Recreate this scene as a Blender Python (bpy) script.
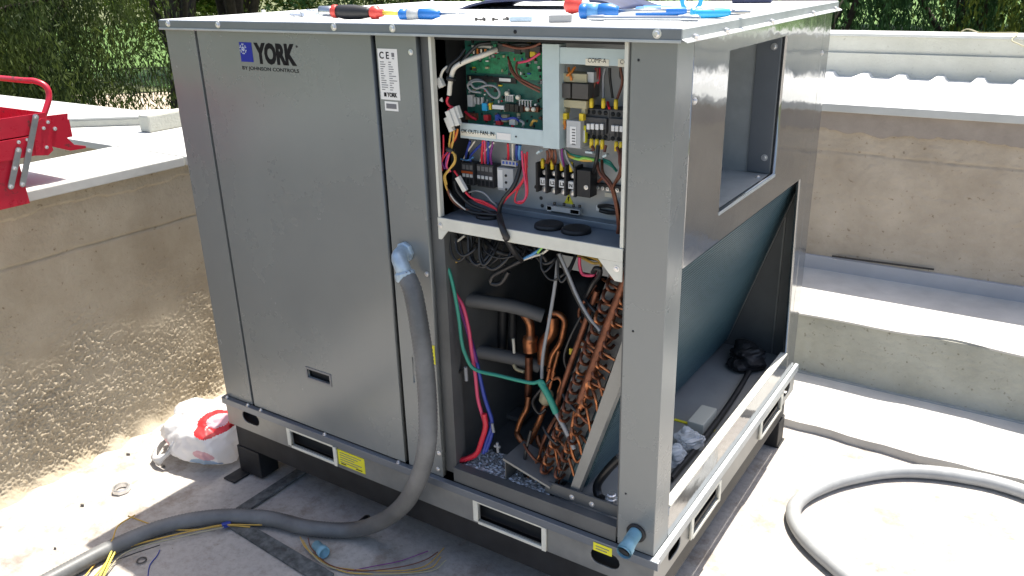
import bpy, bmesh, math, random
import numpy as np
from mathutils import Vector, Matrix

for o in list(bpy.data.objects):
    bpy.data.objects.remove(o)
SC = bpy.context.scene
COL = SC.collection
rnd = random.Random(7)
rng = np.random.default_rng(11)

# ------------------------------------------------------------------ camera
cam = bpy.data.objects.new('camera', bpy.data.cameras.new('camera'))
COL.objects.link(cam)
cam.location = (2.1304, -1.4646, 1.5795)
cam.rotation_euler = (1.2014, 0.02319, 0.58129)
cam.data.sensor_width = 36
cam.data.lens = 818.72 * 36 / 1024
cam.data.clip_start = 0.02
cam.data.clip_end = 2000
SC.camera = cam

# ------------------------------------------------------------------ sky and sun
SUN = Vector((0.055, 0.335, 1.0)).normalized()
w = bpy.data.worlds.new('World')
SC.world = w
w.use_nodes = True
nt = w.node_tree
bg = nt.nodes['Background']
sky = nt.nodes.new('ShaderNodeTexSky')
sky.sky_type = 'NISHITA'
sky.sun_disc = False
sky.sun_elevation = math.asin(SUN.z)
sky.sun_rotation = math.atan2(SUN.x, SUN.y)
sky.dust_density = 3.0
sky.ozone_density = 0.6
nt.links.new(sky.outputs[0], bg.inputs[0])
bg.inputs[1].default_value = 0.12
sl = bpy.data.lights.new('sun', 'SUN')
sl.energy = 5.0
sl.angle = math.radians(0.53)
sl.color = (1.0, 0.95, 0.86)
so = bpy.data.objects.new('sun', sl)
COL.objects.link(so)
so.rotation_euler = (-SUN).to_track_quat('-Z', 'Y').to_euler()
so.location = (2, 4, 8)
vs = SC.view_settings
vs.view_transform = 'Standard'
vs.look = 'None'
vs.gamma = 1
vs.use_curve_mapping = False
vs.exposure = 1.0

# ------------------------------------------------------------------ materials
def mat(name, col, rough=0.6, metal=0.0, var=0.0, vscale=8.0, bump=0.0, bscale=60.0, col2=None, stretch=None,
        spec=0.5, trans=0.0, rvar=0.0, det=6, bdist=0.004, mid=(0.35, 0.7)):
    m = bpy.data.materials.new(name)
    m.use_nodes = True
    t = m.node_tree
    p = t.nodes['Principled BSDF']
    p.inputs['Base Color'].default_value = (*col, 1)
    p.inputs['Roughness'].default_value = rough
    p.inputs['Metallic'].default_value = metal
    p.inputs['Specular IOR Level'].default_value = spec
    if trans:
        p.inputs['Transmission Weight'].default_value = trans
    if var or bump or col2 or rvar:
        tc = t.nodes.new('ShaderNodeTexCoord')
        mp = t.nodes.new('ShaderNodeMapping')
        if stretch:
            mp.inputs['Scale'].default_value = stretch
        t.links.new(tc.outputs['Object'], mp.inputs[0])
        if var or col2 or rvar:
            n = t.nodes.new('ShaderNodeTexNoise')
            n.inputs['Scale'].default_value = vscale
            n.inputs['Detail'].default_value = det
            n.inputs['Roughness'].default_value = 0.62
            t.links.new(mp.outputs[0], n.inputs[0])
            if var or col2:
                r = t.nodes.new('ShaderNodeValToRGB')
                r.color_ramp.elements[0].position = mid[0]
                r.color_ramp.elements[1].position = mid[1]
                c2 = col2 or tuple(min(1, c * (1 + var)) for c in col)
                c1 = col if col2 else tuple(c * (1 - var) for c in col)
                r.color_ramp.elements[0].color = (*c1, 1)
                r.color_ramp.elements[1].color = (*c2, 1)
                t.links.new(n.outputs[0], r.inputs[0])
                t.links.new(r.outputs[0], p.inputs['Base Color'])
            if rvar:
                mr = t.nodes.new('ShaderNodeMapRange')
                mr.inputs[1].default_value = 0.3
                mr.inputs[2].default_value = 0.7
                mr.inputs[3].default_value = max(0, rough - rvar)
                mr.inputs[4].default_value = min(1, rough + rvar)
                t.links.new(n.outputs[0], mr.inputs[0])
                t.links.new(mr.outputs[0], p.inputs['Roughness'])
        if bump:
            n2 = t.nodes.new('ShaderNodeTexNoise')
            n2.inputs['Scale'].default_value = bscale
            n2.inputs['Detail'].default_value = 5
            t.links.new(mp.outputs[0], n2.inputs[0])
            b = t.nodes.new('ShaderNodeBump')
            b.inputs['Strength'].default_value = bump
            b.inputs['Distance'].default_value = bdist
            t.links.new(n2.outputs[0], b.inputs['Height'])
            t.links.new(b.outputs[0], p.inputs['Normal'])
    return m

M = {}
def M_(n, *a, **k):
    M[n] = mat(n, *a, **k)
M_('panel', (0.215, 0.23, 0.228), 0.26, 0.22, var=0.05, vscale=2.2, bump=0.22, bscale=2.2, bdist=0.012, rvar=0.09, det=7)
M_('panel_gloss', (0.38, 0.387, 0.39), 0.09, 0.85, var=0.06, vscale=3.0, bump=0.3, bscale=2.6, bdist=0.016, rvar=0.04, det=2)
M_('rail', (0.25, 0.255, 0.245), 0.36, 0.4, var=0.12, vscale=14, rvar=0.08)
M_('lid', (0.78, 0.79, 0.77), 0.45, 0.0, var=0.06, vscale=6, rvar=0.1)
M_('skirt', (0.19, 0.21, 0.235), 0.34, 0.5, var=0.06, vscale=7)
M_('galv', (0.42, 0.45, 0.46), 0.4, 0.4, var=0.1, vscale=16)
M_('cream_lit_edge', (0.62, 0.62, 0.55), 0.5, 0.1, var=0.06, vscale=20)
M_('white_strip', (0.7, 0.69, 0.6), 0.55, 0.0, var=0.1, vscale=30)
M_('dark_in', (0.02, 0.021, 0.023), 0.6, 0.2, var=0.3, vscale=9)  # near-black sheet, interior shade of the compartments put into the colour
M_('pan_floor', (0.3, 0.31, 0.31), 0.5, 0.2, var=0.1, vscale=5)
M_('insul', (0.12, 0.12, 0.118), 0.6)
M_('foil', (0.42, 0.44, 0.46), 0.42, 0.6, var=0.3, vscale=60)
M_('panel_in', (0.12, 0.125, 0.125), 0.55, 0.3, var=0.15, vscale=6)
M_('black', (0.014, 0.014, 0.016), 0.55, var=0.25, vscale=20)
M_('black_gloss', (0.012, 0.012, 0.014), 0.3)
M_('stand', (0.018, 0.019, 0.021), 0.55, 0.2, var=0.35, vscale=12)
M_('gap', (0.01, 0.012, 0.014), 0.8)
M_('zinc', (0.72, 0.72, 0.72), 0.28, 0.8)
M_('cab_grey', (0.44, 0.46, 0.47), 0.5, 0.3, var=0.06, vscale=10)
M_('tray', (0.5, 0.6, 0.62), 0.45, 0.15, var=0.05, vscale=20)
M_('shelf', (0.2, 0.235, 0.27), 0.4, 0.3, var=0.08, vscale=20)
M_('pcb', (0.02, 0.22, 0.1), 0.4, var=0.5, vscale=60)
M_('pcb_teal', (0.014, 0.11, 0.085), 0.4, var=0.3, vscale=50)
M_('chip', (0.012, 0.012, 0.013), 0.35)
M_('white', (0.75, 0.75, 0.73), 0.5)
M_('offwhite', (0.62, 0.61, 0.56), 0.55, var=0.05, vscale=30)
M_('sticker', (0.76, 0.75, 0.72), 0.5)
M_('cream', (0.75, 0.72, 0.6), 0.55)
M_('light_grey', (0.45, 0.46, 0.46), 0.5)
M_('mid_grey', (0.2, 0.2, 0.2), 0.5)
M_('contactor', (0.055, 0.056, 0.06), 0.45)
M_('iron', (0.09, 0.085, 0.08), 0.5, 0.4)
M_('bobbin', (0.42, 0.38, 0.24), 0.6)
M_('yellow', (0.75, 0.55, 0.03), 0.5)
M_('yellow_tag', (0.75, 0.7, 0.03), 0.5)
M_('red', (0.55, 0.03, 0.04), 0.4)
M_('orange', (0.6, 0.12, 0.03), 0.5)
M_('blue', (0.03, 0.08, 0.42), 0.45)
M_('light_blue', (0.1, 0.3, 0.6), 0.45)
M_('ink', (0.008, 0.008, 0.009), 0.6, spec=0.15)
M_('ink_grey', (0.16, 0.16, 0.17), 0.6)
M_('logo_blue', (0.006, 0.018, 0.27), 0.4, spec=0.3)
M_('logo_white', (0.55, 0.6, 0.72), 0.5)
M_('copper', (0.5, 0.2, 0.085), 0.36, 0.8, var=0.35, vscale=30, col2=(0.2, 0.075, 0.04), rvar=0.12)
M_('copper_dark', (0.17, 0.065, 0.036), 0.42, 0.6, var=0.4, vscale=40)
M_('w_white', (0.66, 0.63, 0.55), 0.5)
M_('w_grey', (0.26, 0.27, 0.28), 0.5)
M_('w_black', (0.017, 0.017, 0.018), 0.36)
M_('navy', (0.02, 0.028, 0.08), 0.55, var=0.3, vscale=20)
M_('w_red', (0.6, 0.02, 0.045), 0.4)
M_('w_pink', (0.62, 0.06, 0.14), 0.4)
M_('w_brown', (0.17, 0.055, 0.03), 0.5)
M_('w_blue', (0.025, 0.05, 0.3), 0.45)
M_('w_yellow', (0.58, 0.36, 0.07), 0.5)
M_('w_orange', (0.62, 0.2, 0.03), 0.5)
M_('w_green', (0.03, 0.26, 0.18), 0.45)
M_('w_lime', (0.3, 0.6, 0.1), 0.45)
M_('w_purple', (0.2, 0.03, 0.2), 0.45)
M_('pipe_blue', (0.2, 0.4, 0.5), 0.4, var=0.15, vscale=30)
M_('elbow', (0.42, 0.52, 0.6), 0.38, 0.3, var=0.15, vscale=40)
M_('conduit', (0.15, 0.152, 0.15), 0.5, var=0.3, vscale=9, rvar=0.15)
M_('conduit_pale', (0.36, 0.37, 0.37), 0.5, var=0.15, vscale=9, rvar=0.12)
M_('tb_red', (0.46, 0.014, 0.034), 0.36, 0.0, vscale=26, col2=(0.16, 0.03, 0.03), mid=(0.6, 0.66), spec=0.5, bump=0.15, bscale=30, rvar=0.14, det=8)
M_('steel', (0.5, 0.52, 0.54), 0.3, 0.9, var=0.1, vscale=40)
M_('tool_blue', (0.02, 0.16, 0.5), 0.4)
M_('tool_cyan', (0.03, 0.38, 0.68), 0.4)
M_('tool_grey', (0.32, 0.32, 0.32), 0.5)
M_('tool_red', (0.6, 0.06, 0.045), 0.4)
M_('tool_yellow', (0.7, 0.6, 0.1), 0.4)
M_('plaster_band', (0.32, 0.272, 0.23), 0.9, var=0.12, vscale=9, bump=0.4, bscale=70)
M_('concrete', (0.36, 0.35, 0.3), 0.85, var=0.25, vscale=9, bump=0.35, bscale=50, col2=(0.27, 0.27, 0.235))
M_('coping', (0.5, 0.505, 0.48), 0.7, var=0.08, vscale=7, bump=0.15, bscale=60)
M_('roof_white', (0.72, 0.72, 0.7), 0.55, var=0.06, vscale=4)
M_('flashing', (0.43, 0.43, 0.45), 0.6, var=0.06, vscale=5)
M_('slab', (0.52, 0.505, 0.47), 0.8, var=0.14, vscale=5, bump=0.25, bscale=70)
M_('crack', (0.05, 0.045, 0.04), 0.9)
M_('strip', (0.14, 0.15, 0.15), 0.6, 0.3, var=0.5, vscale=40)
M_('bark', (0.04, 0.03, 0.022), 0.9, var=0.4, vscale=14, bump=0.6, bscale=18)
M_('fence', (0.02, 0.022, 0.022), 0.6, 0.2)
M_('path', (0.5, 0.42, 0.32), 0.9, var=0.12, vscale=1.5, bump=0.3, bscale=20)
M_('grass', (0.09, 0.17, 0.03), 0.9, var=0.35, vscale=3, bump=0.5, bscale=40)
M_('earth', (0.15, 0.16, 0.07), 0.95, var=0.4, vscale=0.6, col2=(0.08, 0.1, 0.035))
M_('box_white', (0.5, 0.5, 0.44), 0.6)

# roof membrane: pale coating with dirt stains of its own
def deck_material():
    m = mat('deck', (0.47, 0.445, 0.415), 0.75)
    t = m.node_tree
    p = t.nodes['Principled BSDF']
    tc = t.nodes.new('ShaderNodeTexCoord')
    def noise(scale, det=6, rough=0.6):
        n = t.nodes.new('ShaderNodeTexNoise')
        n.inputs['Scale'].default_value = scale
        n.inputs['Detail'].default_value = det
        n.inputs['Roughness'].default_value = rough
        t.links.new(tc.outputs['Object'], n.inputs[0])
        return n
    def ramp(src, a, b, ca, cb):
        r = t.nodes.new('ShaderNodeValToRGB')
        r.color_ramp.elements[0].position = a
        r.color_ramp.elements[1].position = b
        r.color_ramp.elements[0].color = (*ca, 1)
        r.color_ramp.elements[1].color = (*cb, 1)
        t.links.new(src, r.inputs[0])
        return r
    def mul(a, b, f=1.0):
        x = t.nodes.new('ShaderNodeMix')
        x.data_type = 'RGBA'
        x.blend_type = 'MULTIPLY'
        x.inputs[0].default_value = f
        t.links.new(a, x.inputs[6])
        t.links.new(b, x.inputs[7])
        return x.outputs[2]
    base = ramp(noise(2.2).outputs[0], 0.3, 0.7, (0.36, 0.333, 0.312), (0.50, 0.47, 0.425))
    fine = ramp(noise(45, 8, 0.7).outputs[0], 0.32, 0.55, (0.72, 0.7, 0.67), (1, 1, 1))
    dirt = ramp(noise(6.5, 8, 0.68).outputs[0], 0.36, 0.48, (0.62, 0.56, 0.5), (1, 1, 1))
    speck = ramp(noise(140, 3, 0.5).outputs[0], 0.26, 0.33, (0.45, 0.4, 0.36), (1, 1, 1))
    c = mul(base.outputs[0], fine.outputs[0], 0.8)
    c = mul(c, dirt.outputs[0], 0.75)
    c = mul(c, speck.outputs[0], 0.8)
    t.links.new(c, p.inputs['Base Color'])
    b = t.nodes.new('ShaderNodeBump')
    b.inputs['Strength'].default_value = 0.5
    b.inputs['Distance'].default_value = 0.006
    t.links.new(noise(28, 8, 0.65).outputs[0], b.inputs['Height'])
    t.links.new(b.outputs[0], p.inputs['Normal'])
    return m
M['deck'] = deck_material()

def plaster_material(name, a, b, c):
    m = mat(name, a, 0.92, spec=0.2)
    t = m.node_tree
    p = t.nodes['Principled BSDF']
    tc = t.nodes.new('ShaderNodeTexCoord')
    def nz(s, d=7, r=0.62):
        n = t.nodes.new('ShaderNodeTexNoise')
        n.inputs['Scale'].default_value = s
        n.inputs['Detail'].default_value = d
        n.inputs['Roughness'].default_value = r
        t.links.new(tc.outputs['Object'], n.inputs[0])
        return n.outputs[0]
    r = t.nodes.new('ShaderNodeValToRGB')
    r.color_ramp.elements[0].position = 0.33
    r.color_ramp.elements[0].color = (*a, 1)
    r.color_ramp.elements[1].position = 0.66
    r.color_ramp.elements[1].color = (*b, 1)
    t.links.new(nz(4.5), r.inputs[0])
    r2 = t.nodes.new('ShaderNodeValToRGB')
    r2.color_ramp.elements[0].position = 0.27
    r2.color_ramp.elements[0].color = (*c, 1)
    r2.color_ramp.elements[1].position = 0.36
    r2.color_ramp.elements[1].color = (1, 1, 1, 1)
    t.links.new(nz(55, 4, 0.55), r2.inputs[0])
    x = t.nodes.new('ShaderNodeMix')
    x.data_type = 'RGBA'
    x.blend_type = 'MULTIPLY'
    x.inputs[0].default_value = 0.85
    t.links.new(r.outputs[0], x.inputs[6])
    t.links.new(r2.outputs[0], x.inputs[7])
    t.links.new(x.outputs[2], p.inputs['Base Color'])
    bm_ = t.nodes.new('ShaderNodeBump')
    bm_.inputs['Strength'].default_value = 0.55
    bm_.inputs['Distance'].default_value = 0.005
    t.links.new(nz(90, 6, 0.6), bm_.inputs['Height'])
    t.links.new(bm_.outputs[0], p.inputs['Normal'])
    return m
M['plaster'] = plaster_material('plaster', (0.37, 0.31, 0.22), (0.48, 0.415, 0.31), (0.5, 0.44, 0.36))
M['plaster_b'] = plaster_material('plaster_b', (0.37, 0.31, 0.24), (0.49, 0.42, 0.335), (0.5, 0.44, 0.36))
M['curb'] = plaster_material('curb_render', (0.31, 0.31, 0.265), (0.41, 0.41, 0.36), (0.5, 0.46, 0.4))
M['lowwall'] = plaster_material('lowwall_render', (0.48, 0.475, 0.41), (0.56, 0.555, 0.49), (0.62, 0.6, 0.55))

def leaf_material(name, c1, c2, tw=0.45):
    m = bpy.data.materials.new(name)
    m.use_nodes = True
    t = m.node_tree
    p = t.nodes['Principled BSDF']
    g_ = t.nodes.new('ShaderNodeNewGeometry')
    r = t.nodes.new('ShaderNodeValToRGB')
    r.color_ramp.elements[0].color = (*c1, 1)
    r.color_ramp.elements[1].color = (*c2, 1)
    tc = t.nodes.new('ShaderNodeTexCoord')
    nz = t.nodes.new('ShaderNodeTexNoise')
    nz.inputs['Scale'].default_value = 1.7
    nz.inputs['Detail'].default_value = 3
    t.links.new(tc.outputs['Object'], nz.inputs[0])
    ad = t.nodes.new('ShaderNodeMath')
    ad.operation = 'MULTIPLY_ADD'
    ad.inputs[1].default_value = 2.4
    ad.inputs[2].default_value = -1.0
    t.links.new(nz.outputs[0], ad.inputs[0])
    av = t.nodes.new('ShaderNodeMath')
    av.operation = 'MULTIPLY_ADD'
    av.inputs[1].default_value = 0.45
    t.links.new(g_.outputs['Random Per Island'], av.inputs[0])
    t.links.new(ad.outputs[0], av.inputs[2])
    t.links.new(av.outputs[0], r.inputs[0])
    t.links.new(r.outputs[0], p.inputs['Base Color'])
    p.inputs['Roughness'].default_value = 0.65
    p.inputs['Specular IOR Level'].default_value = 0.18
    tr = t.nodes.new('ShaderNodeBsdfTranslucent')
    t.links.new(r.outputs[0], tr.inputs[0])
    mx = t.nodes.new('ShaderNodeMixShader')
    mx.inputs[0].default_value = tw
    t.links.new(p.outputs[0], mx.inputs[1])
    t.links.new(tr.outputs[0], mx.inputs[2])
    t.links.new(mx.outputs[0], t.nodes['Material Output'].inputs[0])
    return m
M['leaf_dark'] = leaf_material('leaf_dark', (0.022, 0.042, 0.016), (0.085, 0.115, 0.026))
M['leaf_mid'] = leaf_material('leaf_mid', (0.035, 0.065, 0.016), (0.14, 0.17, 0.03))  # warm olive end imitates sun shining through the leaves
M['leaf_bright'] = leaf_material('leaf_bright', (0.05, 0.11, 0.02), (0.2, 0.26, 0.04), 0.55)
M['leaf_green'] = leaf_material('leaf_green', (0.03, 0.075, 0.03), (0.055, 0.12, 0.04), 0.4)

def bag_material():
    m = mat('bag_plastic', (0.8, 0.8, 0.8), 0.32)
    t = m.node_tree
    p = t.nodes['Principled BSDF']
    tr = t.nodes.new('ShaderNodeBsdfTranslucent')
    tr.inputs[0].default_value = (0.85, 0.83, 0.83, 1)
    mx = t.nodes.new('ShaderNodeMixShader')
    mx.inputs[0].default_value = 0.35
    t.links.new(p.outputs[0], mx.inputs[1])
    t.links.new(tr.outputs[0], mx.inputs[2])
    t.links.new(mx.outputs[0], t.nodes['Material Output'].inputs[0])
    return m
M['bag'] = bag_material()
M_('bag_red', (0.65, 0.03, 0.035), 0.4)
M_('bag_pink', (0.72, 0.4, 0.44), 0.4)
M_('bag_blue', (0.4, 0.52, 0.66), 0.4)

def fins_material():
    m = mat('fins', (0.05, 0.13, 0.18), 0.4, 0.35, spec=0.5)
    t = m.node_tree
    p = t.nodes['Principled BSDF']
    tc = t.nodes.new('ShaderNodeTexCoord')
    n = t.nodes.new('ShaderNodeTexNoise')
    mp = t.nodes.new('ShaderNodeMapping')
    mp.inputs['Scale'].default_value = (3, 3, 26)
    t.links.new(tc.outputs['Object'], mp.inputs[0])
    t.links.new(mp.outputs[0], n.inputs[0])
    n.inputs['Scale'].default_value = 2
    r = t.nodes.new('ShaderNodeValToRGB')
    r.color_ramp.elements[0].color = (0.045, 0.095, 0.118, 1)
    r.color_ramp.elements[1].color = (0.075, 0.14, 0.165, 1)
    t.links.new(n.outputs[0], r.inputs[0])
    t.links.new(r.outputs[0], p.inputs['Base Color'])
    return m
M['fins'] = fins_material()

def film_material():
    m = mat('clear_film', (0.8, 0.83, 0.86), 0.12)
    t = m.node_tree
    p = t.nodes['Principled BSDF']
    tb = t.nodes.new('ShaderNodeBsdfTransparent')
    mx = t.nodes.new('ShaderNodeMixShader')
    mx.inputs[0].default_value = 0.45
    t.links.new(p.outputs[0], mx.inputs[1])
    t.links.new(tb.outputs[0], mx.inputs[2])
    t.links.new(mx.outputs[0], t.nodes['Material Output'].inputs[0])
    return m
M['film'] = film_material()

# ------------------------------------------------------------------ helpers
def me_from(verts, faces, smooth=False):
    me = bpy.data.meshes.new('mesh')
    me.from_pydata([tuple(v) for v in verts], [], [tuple(f) for f in faces])
    me.update()
    if smooth:
        me.polygons.foreach_set('use_smooth', [True] * len(me.polygons))
    return me

def link(name, me, m, parent=None, **kw):
    o = bpy.data.objects.new(name, me)
    me.name = name
    if m is not None:
        me.materials.clear()
        me.materials.append(M[m] if isinstance(m, str) else m)
    COL.objects.link(o)
    if parent is not None:
        o.parent = parent
        if parent.type == 'EMPTY':
            o.matrix_parent_inverse = Matrix.Translation(-Vector(parent.location))
        elif any(abs(c) > 1e-9 for c in parent.location):
            o.matrix_parent_inverse = Matrix.Translation(-Vector(parent.location))
    for k, v in kw.items():
        o[k] = v
    return o

def thing(name, loc, label, category, group=None):
    o = bpy.data.objects.new(name, None)
    o.empty_display_size = 0.05
    o.location = loc
    COL.objects.link(o)
    o['label'] = label
    o['category'] = category
    if group:
        o['group'] = group
    return o

class MB:
    """collects shapes into one mesh"""
    def __init__(s):
        s.v = []
        s.f = []
        s.sm = []
    def add(s, v, f, smooth=False):
        n = len(s.v)
        s.v += [tuple(x) for x in v]
        s.f += [tuple(i + n for i in q) for q in f]
        s.sm += [smooth] * len(f)
        return s
    def box(s, a, b):
        x0, x1 = sorted((a[0], b[0]))
        y0, y1 = sorted((a[1], b[1]))
        z0, z1 = sorted((a[2], b[2]))
        v = [(x, y, z) for z in (z0, z1) for y in (y0, y1) for x in (x0, x1)]
        f = [(0, 2, 3, 1), (4, 5, 7, 6), (0, 1, 5, 4), (2, 6, 7, 3), (0, 4, 6, 2), (1, 3, 7, 5)]
        return s.add(v, f)
    def obox(s, c, size, mtx):
        v = []
        for z in (-.5, .5):
            for y in (-.5, .5):
                for x in (-.5, .5):
                    v.append(Vector(c) + mtx @ Vector((x * size[0], y * size[1], z * size[2])))
        f = [(0, 2, 3, 1), (4, 5, 7, 6), (0, 1, 5, 4), (2, 6, 7, 3), (0, 4, 6, 2), (1, 3, 7, 5)]
        return s.add(v, f)
    def bar(s, p, q, wd, ht, up=(0, 0, 1)):
        p, q = Vector(p), Vector(q)
        d = (q - p)
        L = d.length
        d.normalize()
        sx = d.cross(Vector(up))
        if sx.length < 1e-6:
            sx = d.cross(Vector((1, 0, 0)))
        sx.normalize()
        u = sx.cross(d)
        m = Matrix((d, sx, u)).transposed()
        return s.obox((p + q) / 2, (L, wd, ht), m)
    def tube(s, path, r, sides=8, cap=True, prof=None):
        P = [Vector(p) for p in path]
        n = len(P)
        rr = r if isinstance(r, (list, tuple, np.ndarray)) else [r] * n
        T = []
        for i in range(n):
            t = P[min(i + 1, n - 1)] - P[max(i - 1, 0)]
            T.append(t.normalized())
        a = T[0].orthogonal().normalized()
        v = []
        for i in range(n):
            a = (a - T[i] * a.dot(T[i]))
            if a.length < 1e-7:
                a = T[i].orthogonal()
            a.normalize()
            b = T[i].cross(a)
            for k in range(sides):
                an = 2 * math.pi * k / sides
                v.append(P[i] + (a * math.cos(an) + b * math.sin(an)) * rr[i])
        f = []
        for i in range(n - 1):
            for k in range(sides):
                k2 = (k + 1) % sides
                f.append((i * sides + k, i * sides + k2, (i + 1) * sides + k2, (i + 1) * sides + k))
        s.add(v, f, True)
        if cap:
            s.add(v[:sides], [tuple(range(sides - 1, -1, -1))])
            s.add(v[-sides:], [tuple(range(sides))])
        return s
    def lathe(s, o, axis, prof, sides=16, smooth=True):
        """prof: list of (dist along axis, radius)"""
        o, ax = Vector(o), Vector(axis).normalized()
        a = ax.orthogonal().normalized()
        b = ax.cross(a)
        v = []
        for (h, r) in prof:
            for k in range(sides):
                an = 2 * math.pi * k / sides
                v.append(o + ax * h + (a * math.cos(an) + b * math.sin(an)) * max(r, 1e-5))
        f = []
        for i in range(len(prof) - 1):
            for k in range(sides):
                k2 = (k + 1) % sides
                f.append((i * sides + k, i * sides + k2, (i + 1) * sides + k2, (i + 1) * sides + k))
        f.append(tuple(range(sides - 1, -1, -1)))
        n = len(prof)
        f.append(tuple((n - 1) * sides + k for k in range(sides)))
        return s.add(v, f, smooth)
    def prism(s, poly, ext):
        """poly: 3d points in a plane, ext: extrusion vector"""
        n = len(poly)
        e = Vector(ext)
        v = [Vector(p) for p in poly] + [Vector(p) + e for p in poly]
        f = [tuple(range(n - 1, -1, -1)), tuple(range(n, 2 * n))]
        for i in range(n):
            j = (i + 1) % n
            f.append((i, j, n + j, n + i))
        return s.add(v, f)
    def build(s, name, m, parent=None, bevel=0, seg=2, **kw):
        me = bpy.data.meshes.new(name)
        me.from_pydata(s.v, [], s.f)
        me.polygons.foreach_set('use_smooth', s.sm)
        bm = bmesh.new()
        bm.from_mesh(me)
        bmesh.ops.recalc_face_normals(bm, faces=bm.faces)
        if bevel:
            es = [e for e in bm.edges if len(e.link_faces) == 2 and e.calc_face_angle(0) > 0.6]
            bmesh.ops.bevel(bm, geom=es, offset=bevel, segments=seg, affect='EDGES', profile=0.6)
        bm.to_mesh(me)
        bm.free()
        return link(name, me, m, parent, **kw)

def spline(pts, k=8):
    P = [np.array(p, float) for p in pts]
    P = [2 * P[0] - P[1]] + P + [2 * P[-1] - P[-2]]
    out = []
    for i in range(1, len(P) - 2):
        a, b, c, d = P[i - 1:i + 3]
        for j in range(k):
            t = j / k
            out.append(0.5 * (2 * b + (c - a) * t + (2 * a - 5 * b + 4 * c - d) * t * t + (3 * b - a - 3 * c + d) * t ** 3))
    out.append(P[-2])
    return out

def wire(pts, r, m, parent, name='wire', sides=6, k=6, **kw):
    return MB().tube(spline(pts, k), r, sides).build(name, m, parent, **kw)

def boxp(name, a, b, m, parent, bevel=0, **kw):
    return MB().box(a, b).build(name, m, parent, bevel, **kw)

def slab_y(name, A, B, depth, m, parent, bevel=0.0006, **kw):
    """box whose front rectangle has the corners A and B (same y); runs depth into the cabinet"""
    y = (A[1] + B[1]) / 2
    return boxp(name, (A[0], y, A[2]), (B[0], y + depth, B[2]), m, parent, bevel, **kw)

def rect(x0, y0, x1, y1):
    return [(x0, y0), (x1, y0), (x1, y1), (x0, y1)]

def oval(x0, y0, x1, y1, n=7):
    r = (y1 - y0) / 2
    cy = (y0 + y1) / 2
    out = []
    for k in range(n):
        a = -math.pi / 2 + math.pi * k / (n - 1)
        out.append((x1 - r + r * math.cos(a), cy + r * math.sin(a)))
    for k in range(n):
        a = math.pi / 2 + math.pi * k / (n - 1)
        out.append((x0 + r + r * math.cos(a), cy + r * math.sin(a)))
    return out

def plate(name, outer, holes, thick, fmap, m, parent, **kw):
    """flat sheet with real cut-outs; fmap turns (u, v, w) into world, w = 0..thick"""
    cu = bpy.data.curves.new('tmp', 'CURVE')
    cu.dimensions = '2D'
    cu.fill_mode = 'BOTH'
    cu.extrude = thick / 2
    for poly in [outer] + holes:
        sp = cu.splines.new('POLY')
        sp.points.add(len(poly) - 1)
        for p, q in zip(sp.points, poly):
            p.co = (q[0], q[1], 0, 1)
        sp.use_cyclic_u = True
    ob = bpy.data.objects.new('tmp', cu)
    COL.objects.link(ob)
    dg = bpy.context.evaluated_depsgraph_get()
    me = bpy.data.meshes.new_from_object(ob.evaluated_get(dg))
    bpy.data.objects.remove(ob)
    bm = bmesh.new()
    bm.from_mesh(me)
    bmesh.ops.remove_doubles(bm, verts=bm.verts, dist=1e-6)
    for v in bm.verts:
        v.co = Vector(fmap(v.co.x, v.co.y, v.co.z + thick / 2))
    bmesh.ops.recalc_face_normals(bm, faces=bm.faces)
    bm.to_mesh(me)
    bm.free()
    return link(name, me, m, parent, **kw)

def front(y):        # sheet facing the camera side, outer face at y
    return lambda u, v, w_: (u, y + w_, v)
def right(x):        # sheet on the right side, outer face at x
    return lambda u, v, w_: (x - w_, u, v)

def text(name, body, size, loc, m, parent, facing='front', bold=0.0, ext=0.0004, width=None, align='LEFT', **kw):
    cu = bpy.data.curves.new('txt', 'FONT')
    cu.body = body
    cu.size = size
    cu.extrude = ext
    cu.offset = bold
    cu.align_x = align
    cu.resolution_u = 3
    ob = bpy.data.objects.new('txt', cu)
    COL.objects.link(ob)
    dg = bpy.context.evaluated_depsgraph_get()
    me = bpy.data.meshes.new_from_object(ob.evaluated_get(dg))
    bpy.data.objects.remove(ob)
    xs = [v.co.x for v in me.vertices]
    sx = 1.0
    if width and xs:
        sx = width / (max(xs) - min(xs))
    x0 = min(xs) if align == 'LEFT' else 0
    for v in me.vertices:
        x, y, z = (v.co.x - x0) * sx, v.co.y, v.co.z
        v.co = (loc[0] + x, loc[1] - z, loc[2] + y)
    me.update()
    return link(name, me, m, parent, **kw)

_screw = {}
def screw(loc, axis, r, parent, m='zinc', name='screw', h=0.004):
    key = (tuple(axis), r, h, m)
    if key not in _screw:
        b = MB()
        b.lathe((0, 0, 0), axis, [(-0.001, r * 1.5), (0.0012, r * 1.5), (0.0013, r * 1.05)], 12, False)
        b.lathe((0, 0, 0), axis, [(0.001, r), (h * 0.8, r * 0.97), (h, r * 0.7)], 6, False)
        o = b.build(name, m, None)
        _screw[key] = o.data
        bpy.data.objects.remove(o)
    o = bpy.data.objects.new(name, _screw[key])
    COL.objects.link(o)
    o.parent = parent
    o.location = loc
    if parent.type == 'EMPTY':
        o.matrix_parent_inverse = Matrix.Translation(-Vector(parent.location))
    return o

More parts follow.
